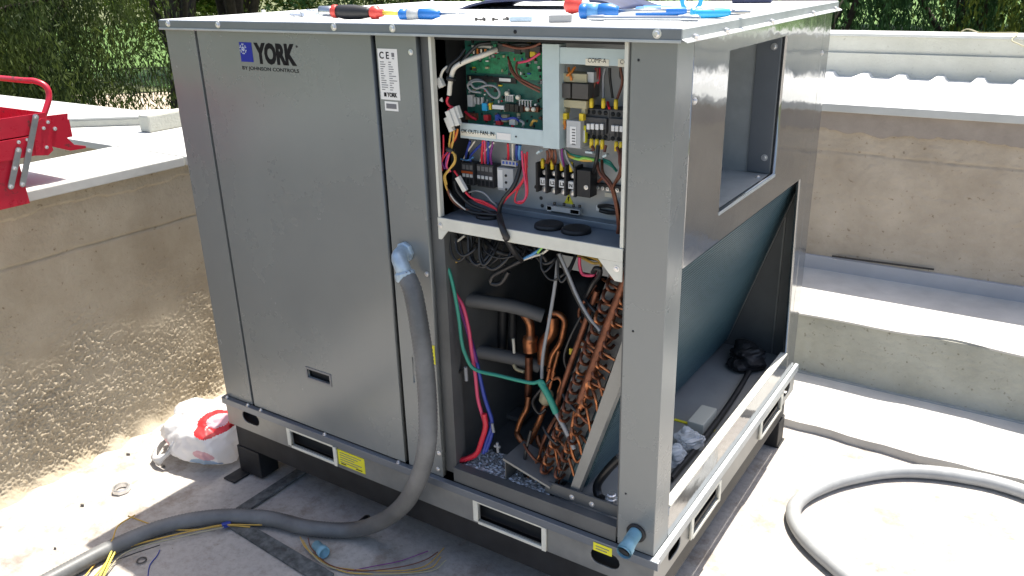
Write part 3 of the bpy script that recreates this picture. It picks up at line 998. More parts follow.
# discharge duct behind the square opening
du = boxp('duct', (1.25, 0.712, 1.052), (W - 0.0125, 0.722, 1.42), 'galv', ac)
boxp('duct_floor', (1.25, 0.28, 1.045), (W - 0.0125, 0.7115, 1.0565), 'galv', du)
boxp('duct_back', (1.24, 0.278, 1.045), (1.2495, 0.73, 1.42), 'panel_in', du)
boxp('duct_side', (1.25, 0.272, 1.045), (W - 0.0125, 0.2795, 1.42), 'galv', du)
boxp('duct_top', (1.25, 0.28, 1.4135), (W - 0.0125, 0.7115, 1.42), 'galv', du)
boxp('duct_flange', (W - 0.075, 0.7055, 1.058), (W - 0.0125, 0.7115, 1.4125), 'skirt', du, 0.001)
boxp('duct_seam', (1.335, 0.7085, 1.058), (1.34, 0.7115, 1.4125), 'zinc', du)
for z in (1.385, 1.10):
    screw((W - 0.03, 0.7052, z), (0, -1, 0), 0.006, du)
screw((W - 0.03, 0.66, 1.0567), (0, 0, 1), 0.005, du)
boxp('duct_sill', (W - 0.0115, 0.286, 1.0505), (W + 0.002, 0.711, 1.0575), 'galv', du, 0.001)

# --- lid
lid = boxp('lid', (0.000, -0.010, 1.464), (W + 0.012, D + 0.004, 1.477), 'lid', ac, 0.0025)
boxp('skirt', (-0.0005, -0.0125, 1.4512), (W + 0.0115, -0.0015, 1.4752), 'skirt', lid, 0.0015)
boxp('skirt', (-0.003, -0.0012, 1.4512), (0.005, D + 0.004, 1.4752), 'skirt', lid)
boxp('hem', (-0.0005, -0.0150, 1.4505), (W + 0.0115, -0.0126, 1.4560), 'galv', lid, 0.0008)
MB().prism([(W + 0.0005, -0.012, 1.4512), (W + 0.0135, -0.012, 1.4560), (W + 0.0135, -0.012, 1.4745), (W + 0.0005, -0.012, 1.4752)], (0, D + 0.016, 0)).build('skirt', 'galv', lid)
MB().prism([(W + 0.0138, -0.014, 1.4560), (W + 0.0138, -0.014, 1.4575), (W + 0.024, -0.014, 1.4530), (W + 0.024, -0.014, 1.4510)], (0, D + 0.019, 0)).build('flange', 'lid', lid)
boxp('deck_filler', (0.019, 0.003, 1.4515), (W - 0.013, D - 0.02, 1.4635), 'dark_in', lid)
for x in (0.043, 0.254, 0.673, 0.854, 1.491):
    screw((x, -0.0127, 1.4665), (0, -1, 0), 0.006, lid, h=0.006)
MB().lathe((1.181, -0.0127, 1.4645), (0, -1, 0), [(0, 0.004), (0.0006, 0.004)], 10).build('rivet_hole', 'gap', lid)
for y in (0.035, 0.20, 0.50, 0.86, 1.10):
    screw((W + 0.0185, y, 1.4555), (0.34, 0, 0.94), 0.0065, lid, h=0.008)
for x in (0.03, 0.55, 1.05):
    screw((x + 0.02, 1.14, 1.4772), (0, 0, 1), 0.007, lid, h=0.008)
screw((0.035, 0.33, 1.4772), (0, 0, 1), 0.007, lid, h=0.009)

# ------------------------------------------------------------------ control compartment
YB = 0.135
cbx = boxp('control_box', (0.925, YB, 1.03), (1.45, YB + 0.004, 1.4505), 'cab_grey', ac)
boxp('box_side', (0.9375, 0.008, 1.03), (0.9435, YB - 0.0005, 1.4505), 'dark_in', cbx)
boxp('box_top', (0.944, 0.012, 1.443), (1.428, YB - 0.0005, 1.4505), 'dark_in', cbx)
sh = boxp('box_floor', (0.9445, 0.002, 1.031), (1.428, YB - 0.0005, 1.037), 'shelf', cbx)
boxp('front_lip', (0.9435, -0.0035, 1.0085), (1.4285, 0.0015, 1.0385), 'cream_lit_edge', cbx, 0.001)
boxp('edge_lip', (0.9437, -0.0010, 1.039), (0.9512, 0.014, 1.4495), 'cream_lit_edge', cbx, 0.001)
boxp('edge_lip', (1.4205, -0.0010, 1.039), (1.4284, 0.014, 1.4495), 'cream_lit_edge', cbx, 0.001)
MB().prism([(0.9437, -0.0033, 1.0083), (0.9437, -0.0033, 0.985), (0.952, -0.0033, 0.985), (0.972, -0.0033, 1.0083)], (0, 0.004, 0)).build('gusset', 'cream_lit_edge', cbx)
MB().prism([(1.4285, -0.0033, 1.0083), (1.4285, -0.0033, 0.965), (1.412, -0.0033, 0.965), (1.372, -0.0033, 1.0083)], (0, 0.004, 0)).build('gusset', 'cream_lit_edge', cbx)
for p in ((0.951, -0.0036, 1.02), (1.416, -0.0036, 0.993)):
    screw(p, (0, -1, 0), 0.0045, cbx)
boxp('floor_fold', (0.9445, YB - 0.03, 1.0372), (1.428, YB - 0.0006, 1.052), 'shelf', cbx, 0.002)

# trays: pale blue sheet-metal channels in front of the electronics
tr1 = slab_y('tray_post', (1.206, 0.05, 1.437), (1.247, 0.05, 1.219), 0.03, 'tray', ac, 0.001)
tr2 = slab_y('tray_header', (1.24, 0.053, 1.431), (1.401, 0.053, 1.398), 0.004, 'tray', ac, 0.0008)
tr3 = slab_y('tray_rail', (0.98, 0.053, 1.256), (1.205, 0.053, 1.221), 0.006, 'tray', ac, 0.0008)
A = (1.308, 0.052, 1.41)
B = (1.361, 0.052, 1.397)
slab_y('name_tag', A, B, 0.0005, 'cream', tr2, 0)
text('lettering', 'COMP-A', 0.0125, (A[0] + 0.0055, 0.0522, B[2] + 0.006), 'ink', tr2, width=(B[0] - A[0]) * 0.78)
A = (1.381, 0.052, 1.412)
slab_y('name_tag', A, (A[0] + 0.055, A[1], B[2]), 0.0005, 'cream', tr2, 0)
text('lettering', 'COMP-B', 0.0125, (A[0] + 0.005, 0.0522, B[2] + 0.0055), 'ink', tr2, width=0.042)
A = (0.982, 0.052, 1.237)
B = (1.081, 0.052, 1.227)
slab_y('name_tag', A, B, 0.0005, 'cream', tr3, 0)
text('lettering', 'DK OUT1 FAN_IN', 0.0125, (A[0] + 0.003, 0.0522, B[2] + 0.0065), 'ink', tr3, width=(B[0] - A[0]) * 0.92)
A = (1.083, 0.052, 1.242)
B = (1.121, 0.052, 1.227)
slab_y('barcode_label', A, B, 0.0005, 'sticker', tr3, 0)
slab_y('barcode', (A[0] + 0.003, 0.0521, A[2] - 0.003), (B[0] - 0.003, 0.0521, B[2] + 0.004), 0.0004, 'ink_grey', tr3, 0)
pp = (1.135, 0.052, 1.237)
MB().lathe(pp, (0, -1, 0), [(0, 0.0022), (0.0005, 0.0022)], 8).build('rivet_hole', 'gap', tr3)

# circuit board
pcb = slab_y('circuit_board', (0.969, 0.1, 1.434), (1.178, 0.1, 1.243), 0.0025, 'pcb_teal', ac)
slab_y('board_area', (0.984, 0.099, 1.407), (1.086, 0.099, 1.364), 0.001, 'pcb', pcb)
slab_y('board_area', (1.091, 0.099, 1.416), (1.187, 0.099, 1.355), 0.001, 'pcb', pcb)
slab_y('daughter_board', (0.975, 0.094, 1.358), (1.11, 0.094, 1.345), 0.003, 'chip', pcb)
slab_y('chip_label', (1.066, 0.093, 1.356), (1.097, 0.093, 1.349), 0.0006, 'white', pcb)
slab_y('transformer', (0.98, 0.086, 1.315), (0.994, 0.086, 1.288), 0.012, 'light_grey', pcb)
for a, b, m_, d_ in (((0.996, 0.09, 1.31), (1, 0.09, 1.294), 'light_grey', .008), ((1.005, 0.09, 1.31), (1.01, 0.09, 1.294), 'light_grey', .008), ((1.016, 0.09, 1.311), (1.02, 0.09, 1.295), 'light_grey', .008),
                     ((1.019, 0.088, 1.298), (1.032, 0.088, 1.281), 'tool_cyan', .012), ((1.037, 0.09, 1.299), (1.043, 0.09, 1.284), 'yellow', .01), ((1.048, 0.088, 1.296), (1.08, 0.088, 1.287), 'white', .01),
                     ((1.083, 0.088, 1.301), (1.095, 0.088, 1.284), 'chip', .012), ((1.096, 0.088, 1.301), (1.107, 0.088, 1.284), 'chip', .012), ((1.109, 0.088, 1.301), (1.119, 0.088, 1.284), 'chip', .012), ((1.122, 0.088, 1.301), (1.131, 0.088, 1.284), 'chip', .012),
                     ((1.132, 0.09, 1.298), (1.17, 0.09, 1.287), 'copper_dark', .008)):
    slab_y('relay', a, b, d_, m_, pcb)
for p in ((1.143, 0.086, 1.293), (1.159, 0.086, 1.293), (1.118, 0.086, 1.317), (1.089, 0.086, 1.324)):
    MB().lathe((p[0], p[1] + 0.008, p[2]), (0, -1, 0), [(0, 0.0055), (0.008, 0.005), (0.0095, 0.003)], 10).build('capacitor', 'cream', pcb)
for a, b in (((1.083, 0.088, 1.321), (1.106, 0.088, 1.319)), ((1.118, 0.088, 1.312), (1.155, 0.088, 1.311))):
    slab_y('connector', a, b, 0.008, 'white', pcb)
    n_ = 5 if a[0] < 1.125 else 8
    for k in range(n_):
        x = a[0] + (b[0] - a[0]) * (k + .5) / n_
        boxp('pin', (x - .0012, 0.089, b[2] - .013), (x + .0012, 0.091, b[2] - .0004), 'light_grey', pcb)
A0, B0 = (0.976, 0.097, 1.431), (1.178, 0.097, 1.247)
cols = ['chip', 'chip', 'w_grey', 'iron', 'light_grey', 'white', 'copper_dark', 'yellow', 'blue', 'red', 'pcb', 'bobbin']
for k in range(150):
    x = A0[0] + (B0[0] - A0[0]) * rnd.random()
    z = B0[2] + (A0[2] - B0[2]) * rnd.random()
    w_, h_ = 0.002 + 0.006 * rnd.random(), 0.002 + 0.005 * rnd.random()
    d_ = 0.002 + 0.004 * rnd.random()
    boxp('component', (x, 0.0995 - d_, z), (x + w_, 0.1, z + h_), cols[min(11, int(12 * rnd.random() ** 1.6))], pcb)
slab_y('connector_strip', (0.995, 0.09, 1.425), (1.048, 0.09, 1.42), 0.008, 'offwhite', pcb)
for k in range(8):
    p = (0.997, 0.089, 1.419)
    boxp('plug', (p[0] + k * 0.0052, 0.085, p[2] - 0.012), (p[0] + k * 0.0052 + 0.0034, 0.0895, p[2] - 0.0004), ('copper_dark', 'cream', 'chip', 'w_orange')[k % 4], pcb)
slab_y('heat_sink', (1.075, 0.08, 1.43), (1.182, 0.08, 1.415), 0.015, 'iron', pcb)
slab_y('relay', (1.158, 0.078, 1.417), (1.171, 0.078, 1.406), 0.01, 'yellow', pcb)
slab_y('relay', (1.118, 0.078, 1.428), (1.134, 0.078, 1.411), 0.01, 'chip', pcb)
slab_y('relay', (1.146, 0.078, 1.431), (1.156, 0.078, 1.404), 0.01, 'chip', pcb)
for a, b, m_ in (((0.973, 0.085, 1.273), (1.002, 0.085, 1.258), 'w_brown'), ((1.025, 0.085, 1.272), (1.038, 0.085, 1.259), 'red'), ((1.057, 0.085, 1.274), (1.067, 0.085, 1.26), 'blue'), ((1.099, 0.08, 1.269), (1.115, 0.08, 1.256), 'white'), ((1.074, 0.085, 1.276), (1.09, 0.085, 1.26), 'bobbin'), ((1.062, 0.08, 1.262), (1.075, 0.08, 1.253), 'red')):
    slab_y('plug', a, b, 0.012, m_, pcb)

# transformer and its label module
tf = slab_y('transformer', (1.232, 0.062, 1.357), (1.267, 0.062, 1.327), 0.05, 'iron', ac, 0.001)
slab_y('winding', (1.271, 0.062, 1.358), (1.309, 0.062, 1.327), 0.05, 'iron', tf, 0.001)
slab_y('bobbin', (1.243, 0.07, 1.377), (1.301, 0.07, 1.359), 0.04, 'bobbin', tf, 0.001)
slab_y('bobbin', (1.239, 0.07, 1.322), (1.301, 0.07, 1.306), 0.04, 'bobbin', tf, 0.001)
slab_y('mount', (1.299, 0.075, 1.381), (1.315, 0.075, 1.36), 0.03, 'light_grey', tf)
slab_y('bobbin_leg', (1.243, 0.073, 1.303), (1.25, 0.073, 1.292), 0.02, 'bobbin', tf)
slab_y('bobbin_leg', (1.288, 0.073, 1.306), (1.297, 0.073, 1.294), 0.02, 'bobbin', tf)
slab_y('tab', (1.247, 0.066, 1.294), (1.256, 0.066, 1.281), 0.012, 'yellow', tf)
slab_y('tab', (1.286, 0.066, 1.296), (1.296, 0.066, 1.281), 0.012, 'yellow', tf)
md = slab_y('relay_module', (1.259, 0.06, 1.281), (1.293, 0.06, 1.223), 0.06, 'light_grey', ac, 0.001)
slab_y('module_label', (1.268, 0.059, 1.269), (1.283, 0.059, 1.232), 0.0005, 'white', md, 0)
for k in range(6):
    p = (1.271, 0.059, 1.267)
    boxp('print_line', (p[0] + 0.002, 0.0588, p[2] - 0.006 - k * 0.0062), (p[0] + 0.010, 0.0591, p[2] - 0.003 - k * 0.0062), 'ink_grey', md)
slab_y('module_tag', (1.288, 0.075, 1.27), (1.297, 0.075, 1.233), 0.01, 'yellow_tag', md)
slab_y('module_label', (1.291, 0.074, 1.26), (1.296, 0.074, 1.236), 0.0005, 'white', md, 0)

# contactors on the back plate
def contactor(A, B, tops, levers, lows):
    o = slab_y('contactor', A, B, YB - A[1] - 0.001, 'contactor', ac, 0.0015)
    z1, z0 = A[2], B[2]
    h = z1 - z0
    boxp('face', (A[0] + 0.003, A[1] - 0.008, z0 + 0.24 * h), (B[0] - 0.003, A[1] - 0.0004, z0 + 0.74 * h), 'contactor', o, 0.001)
    for p in tops + lows:
        MB().lathe((p[0], A[1] - 0.0003, p[2]), (0, -1, 0), [(0, 0.0048), (0.0006, 0.0048)], 10).build('terminal_hole', 'gap', o)
    for p in levers:
        boxp('lever', (p[0] - 0.0035, A[1] - 0.014, p[2] - 0.006), (p[0] + 0.0035, A[1] - 0.0085, p[2] + 0.006), 'white', o, 0.0006)
        boxp('lever_slot', (p[0] + 0.0015, A[1] - 0.0095, p[2] - 0.018), (p[0] + 0.006, A[1] - 0.0083, p[2] - 0.0062), 'gap', o)
contactor((1.288, 0.085, 1.305), (1.348, 0.085, 1.24), [(1.298, 0.085, 1.298), (1.311, 0.085, 1.298), (1.325, 0.085, 1.298), (1.339, 0.085, 1.298)],
          [(1.305, 0.075, 1.269), (1.315, 0.075, 1.27), (1.326, 0.075, 1.27), (1.337, 0.075, 1.271)], [(1.299, 0.085, 1.246), (1.313, 0.085, 1.246), (1.326, 0.085, 1.247), (1.34, 0.085, 1.247)])
contactor((1.348, 0.085, 1.306), (1.407, 0.085, 1.242), [(1.356, 0.085, 1.297), (1.369, 0.085, 1.297)],
          [(1.363, 0.075, 1.27), (1.372, 0.075, 1.27), (1.382, 0.075, 1.27)], [(1.357, 0.085, 1.246), (1.371, 0.085, 1.246)])
for p in ((1.309, 0.078, 1.318), (1.337, 0.078, 1.319), (1.366, 0.078, 1.319), (1.31, 0.078, 1.233), (1.323, 0.078, 1.233), (1.336, 0.078, 1.233), (1.369, 0.078, 1.232), (1.38, 0.078, 1.232)):
    MB().lathe((p[0], p[1], p[2] - 0.010), (0, 0, 1), [(0, 0.0042), (0.012, 0.0048), (0.02, 0.004)], 8).build('ferrule', 'yellow', ac)

# relays, phase monitor
def relay(A, B, band):
    o = slab_y('relay_socket', A, B, YB - A[1] - 0.001, 'contactor', ac, 0.001)
    w_, h = B[0] - A[0], A[2] - B[2]
    if band:
        boxp('band', (A[0] + 0.001, A[1] - 0.002, B[2] + 0.54 * h), (B[0] - 0.001, A[1] - 0.0003, B[2] + 0.64 * h), 'orange', o)
    for k in range(4):
        x = A[0] + w_ * (k + .5) / 4
        boxp('lever', (x - w_ * .07, A[1] - 0.003, B[2] + 0.38 * h), (x + w_ * .09, A[1] - 0.0003, B[2] + 0.52 * h), 'white', o)
        boxp('terminal', (x - w_ * .09, A[1] - 0.001, B[2] + 0.72 * h), (x + w_ * .09, A[1] - 0.0003, B[2] + 0.92 * h), 'mid_grey', o)
        boxp('terminal', (x - w_ * .09, A[1] - 0.001, B[2] + 0.06 * h), (x + w_ * .09, A[1] - 0.0003, B[2] + 0.30 * h), 'gap', o)
relay((0.934, 0.1, 1.15), (0.978, 0.1, 1.096), True)
relay((0.989, 0.1, 1.151), (1.036, 0.1, 1.096), False)
pm = slab_y('phase_monitor', (1.055, 0.09, 1.152), (1.1, 0.09, 1.098), YB - 0.091, 'light_grey', ac, 0.0012)
slab_y('terminal_cap', (1.064, 0.095, 1.17), (1.105, 0.095, 1.157), 0.035, 'light_grey', pm, 0.001)
for k in range(5):
    p = (1.068, 0.095, 1.165)
    boxp('terminal', (p[0] + k * 0.0094, 0.094, p[2] - 0.004), (p[0] + k * 0.0094 + 0.005, 0.0948, p[2] + 0.002), 'blue', pm)
for y in (0, 1, 2):
    p = (1.08, 0.089, 1.135)
    MB().lathe((p[0], 0.0895, p[2] - y * 0.0165), (0, -1, 0), [(0, 0.0032), (0.0015, 0.003)], 10).build('knob', 'chip', pm)
slab_y('module_label', (1.057, 0.089, 1.147), (1.071, 0.089, 1.104), 0.0005, 'white', pm, 0)
MB().bar((0.904, 0.128, 1.106), (1.085, 0.128, 1.116), 0.006, 0.02).build('mounting_rail', 'zinc', ac)

# terminal block with L1 L2 L3 N
tb = slab_y('terminal_block', (1.153, 0.118, 1.153), (1.293, 0.118, 1.114), 0.015, 'black', ac)
lab = ['L1', 'L2', 'L3', 'N']
fin = [(1.172, 0.09, 1.174), (1.197, 0.09, 1.175), (1.222, 0.09, 1.176), (1.246, 0.09, 1.175), (1.27, 0.09, 1.175)]
for k, p in enumerate(fin):
    z1 = fin[2][2]
    boxp('divider', (p[0] - 0.006, 0.082, z1 - 0.068), (p[0] - 0.001, 0.1178, z1), 'black', tb, 0.0008)
    if k < 4:
        x0, x1 = p[0], fin[k + 1][0] - 0.007
        boxp('marker', (x0 + 0.001, 0.0895, z1 - 0.052), (x1, 0.1, z1 - 0.036), 'white', tb)
        text('lettering', lab[k], 0.011, (x0 + 0.004, 0.0894, z1 - 0.048), 'ink', tb, bold=0.0003)
        MB().lathe(((x0 + x1) / 2, 0.1, z1 - 0.063), (0, -1, 0), [(0, 0.0075), (0.004, 0.0075), (0.0045, 0.006)], 12).build('terminal_screw', 'zinc', tb)
        MB().lathe(((x0 + x1) / 2, 0.1, z1 - 0.024), (0, -1, 0), [(0, 0.006), (0.004, 0.006), (0.0045, 0.004)], 12).build('terminal_screw', 'zinc', tb)
        MB().lathe(((x0 + x1) / 2 - 0.003, 0.094, z1 - 0.014), (0, 0, 1), [(0, 0.004), (0.012, 0.0046), (0.022, 0.004)], 8).build('ferrule', 'yellow', tb)
boxp('end_block', (fin[4][0], 0.086, fin[2][2] - 0.066), (fin[4][0] + 0.034, 0.1178, fin[2][2] - 0.006), 'black', tb, 0.001)
screw((fin[4][0] + 0.024, 0.0858, fin[2][2] - 0.043), (0, -1, 0), 0.0035, tb)
p = (1.223, 0.134, 1.086)
tg = MB().prism([(p[0] - 0.013, 0.1345, p[2] - 0.011), (p[0] + 0.013, 0.1345, p[2] - 0.011), (p[0], 0.1345, p[2] + 0.0125)], (0, -0.0006, 0)).build('warning_sign', 'yellow_tag', cbx)
MB().prism([(p[0] - 0.002, 0.1338, p[2] + 0.006), (p[0] + 0.003, 0.1338, p[2] + 0.006), (p[0], 0.1338, p[2] - 0.001), (p[0] + 0.002, 0.1338, p[2] - 0.001), (p[0] - 0.0025, 0.1338, p[2] - 0.008), (p[0] - 0.001, 0.1338, p[2] - 0.002), (p[0] - 0.003, 0.1338, p[2] - 0.002)], (0, -0.0004, 0)).build('warning_bolt', 'ink', cbx)
gb = slab_y('earth_bar', (1.173, 0.115, 1.07), (1.262, 0.115, 1.058), 0.012, 'light_grey', ac, 0.001)
for p in ((1.193, 0.115, 1.076), (1.218, 0.115, 1.077), (1.243, 0.115, 1.077), (1.259, 0.115, 1.078)):
    MB().lathe((p[0], 0.121, p[2] - 0.004), (0, 0, 1), [(0, 0.0035), (0.006, 0.0035), (0.0065, 0.002)], 8).build('terminal_screw', 'iron', gb)
slab_y('marker', (1.176, 0.115, 1.068), (1.187, 0.115, 1.057), 0.0005, 'white', gb, 0)
slab_y('marker', (1.238, 0.115, 1.068), (1.26, 0.115, 1.058), 0.0005, 'white', gb, 0)
q = (1.24, 0.114, 1.058)
text('lettering', 'PE', 0.011, (q[0], 0.1142, q[2] + 0.002), 'ink', gb)
for p in ((1.148, 0.134, 1.079), (1.134, 0.134, 1.104), (1.151, 0.134, 1.061)):
    MB().lathe((p[0], 0.1346, p[2]), (0, -1, 0), [(0, 0.0045), (0.0008, 0.0045)], 10).build('rivet_hole', 'iron', cbx)
slab_y('marker', (1.296, 0.13, 1.082), (1.304, 0.13, 1.07), 0.003, 'white', cbx)
wire([(1.306, 0.125, 1.082), (1.336, 0.11, 1.091), (1.362, 0.1, 1.091), (1.359, 0.11, 1.08), (1.332, 0.125, 1.071), (1.307, 0.128, 1.072)], 0.005, 'w_black', ac, 'cable_clip')
# second terminal strip, right
ts = slab_y('terminal_strip', (1.298, 0.12, 1.135), (1.364, 0.12, 1.124), 0.014, 'black', ac)
for k in range(5):
    p = (1.301, 0.119, 1.126)
    screw((p[0] + 0.012 * k + 0.004, 0.1194, p[2]), (0, -1, 0), 0.003, ts)
slab_y('marker', (1.316, 0.132, 1.114), (1.334, 0.132, 1.104), 0.001, 'cream', cbx)
# cable grommets in the floor
for cx_, cy_, r_ in ((1.045, 0.062, 0.026), (1.125, 0.055, 0.0), (1.408, 0.075, 0.02)):
    if r_:
        MB().lathe((cx_, cy_, 1.0372), (0, 0, 1), [(0, r_ * 1.15), (0.006, r_ * 1.1), (0.008, r_), (0.006, r_ * 0.85), (0.0015, r_ * 0.8)], 20).build('grommet', 'black', ac)
for p in ((1.214, 0.06, 1.052), (1.284, 0.06, 1.052)):
    MB().lathe((p[0], 0.06, 1.0372), (0, 0, 1), [(0, 0.034), (0.008, 0.033), (0.010, 0.029), (0.0095, 0.02), (0.009, 0.001)], 24).build('grommet', 'black', ac)

# ------------------------------------------------------------------ wiring of the control compartment
def wires(lst, parent=ac):
    for r_, m_, pts in lst:
        wire(pts, r_, m_, parent, sides=6, k=6)
wires([
 (0.0058, 'w_white', [(1.076, 0.07, 1.42), (1.072, 0.055, 1.416), (1.059, 0.045, 1.41), (1.02, 0.035, 1.397), (0.991, 0.03, 1.382), (0.98, 0.03, 1.362), (0.975, 0.03, 1.344), (0.971, 0.03, 1.321)]),
 (0.003, 'w_red', [(0.968, 0.03, 1.317), (0.965, 0.028, 1.307), (0.97, 0.03, 1.297), (0.98, 0.035, 1.291), (0.976, 0.035, 1.286)]),
 (0.0028, 'w_red', [(0.982, 0.03, 1.292), (0.971, 0.028, 1.289), (0.966, 0.028, 1.281), (0.97, 0.03, 1.271), (0.975, 0.03, 1.267)]),
 (0.0032, 'w_white', [(0.971, 0.03, 1.384), (0.962, 0.025, 1.376), (0.955, 0.025, 1.365), (0.953, 0.025, 1.356)]),
 (0.0026, 'w_grey', [(1.046, 0.07, 1.346), (1.026, 0.07, 1.353), (1.005, 0.07, 1.349), (0.995, 0.07, 1.338), (1.004, 0.07, 1.327), (1.031, 0.07, 1.325)]),
 (0.0026, 'w_grey', [(1.005, 0.066, 1.344), (1.021, 0.066, 1.334), (1.054, 0.062, 1.343), (1.079, 0.06, 1.341), (1.089, 0.06, 1.328), (1.081, 0.06, 1.317), (1.063, 0.062, 1.321), (1.045, 0.066, 1.335), (1.025, 0.07, 1.337)]),
 (0.0022, 'w_grey', [(1, 0.068, 1.341), (1.015, 0.066, 1.349), (1.039, 0.066, 1.35), (1.049, 0.07, 1.343)]),
 (0.0026, 'w_brown', [(1.109, 0.07, 1.399), (1.12, 0.06, 1.379), (1.14, 0.055, 1.362), (1.165, 0.05, 1.351), (1.195, 0.058, 1.337)]),
 (0.0026, 'w_brown', [(1.131, 0.07, 1.396), (1.134, 0.06, 1.38), (1.147, 0.055, 1.364), (1.174, 0.05, 1.354), (1.197, 0.058, 1.344)]),
 (0.0026, 'copper_dark', [(1.103, 0.075, 1.405), (1.121, 0.062, 1.384), (1.135, 0.056, 1.37), (1.157, 0.053, 1.358), (1.186, 0.06, 1.346)]),
 (0.003, 'w_pink', [(1.195, 0.06, 1.417), (1.179, 0.058, 1.407), (1.163, 0.06, 1.4), (1.134, 0.07, 1.394)]),
 (0.004, 'w_black', [(1.089, 0.06, 1.434), (1.114, 0.06, 1.43), (1.151, 0.06, 1.434), (1.181, 0.06, 1.431), (1.197, 0.06, 1.429)]),
 (0.003, 'w_brown', [(1.105, 0.055, 1.432), (1.142, 0.055, 1.426), (1.175, 0.055, 1.429), (1.197, 0.06, 1.437)]),
 (0.004, 'w_black', [(1.007, 0.05, 1.42), (0.996, 0.04, 1.402), (0.979, 0.03, 1.387), (0.972, 0.025, 1.371)]),
 (0.004, 'w_black', [(1.069, 0.06, 1.434), (1.044, 0.05, 1.431), (1.024, 0.04, 1.413), (1.007, 0.03, 1.391)]),
 (0.003, 'w_red', [(0.977, 0.08, 1.277), (0.994, 0.075, 1.269), (1.011, 0.075, 1.262)]),
 (0.003, 'w_grey', [(1.135, 0.07, 1.27), (1.147, 0.065, 1.266), (1.142, 0.07, 1.257)]),
 (0.003, 'w_yellow', [(1.16, 0.075, 1.26), (1.171, 0.068, 1.272), (1.176, 0.075, 1.271)]),
 (0.003, 'w_blue', [(1.069, 0.08, 1.276), (1.089, 0.07, 1.269), (1.119, 0.07, 1.274), (1.128, 0.08, 1.265)]),
])
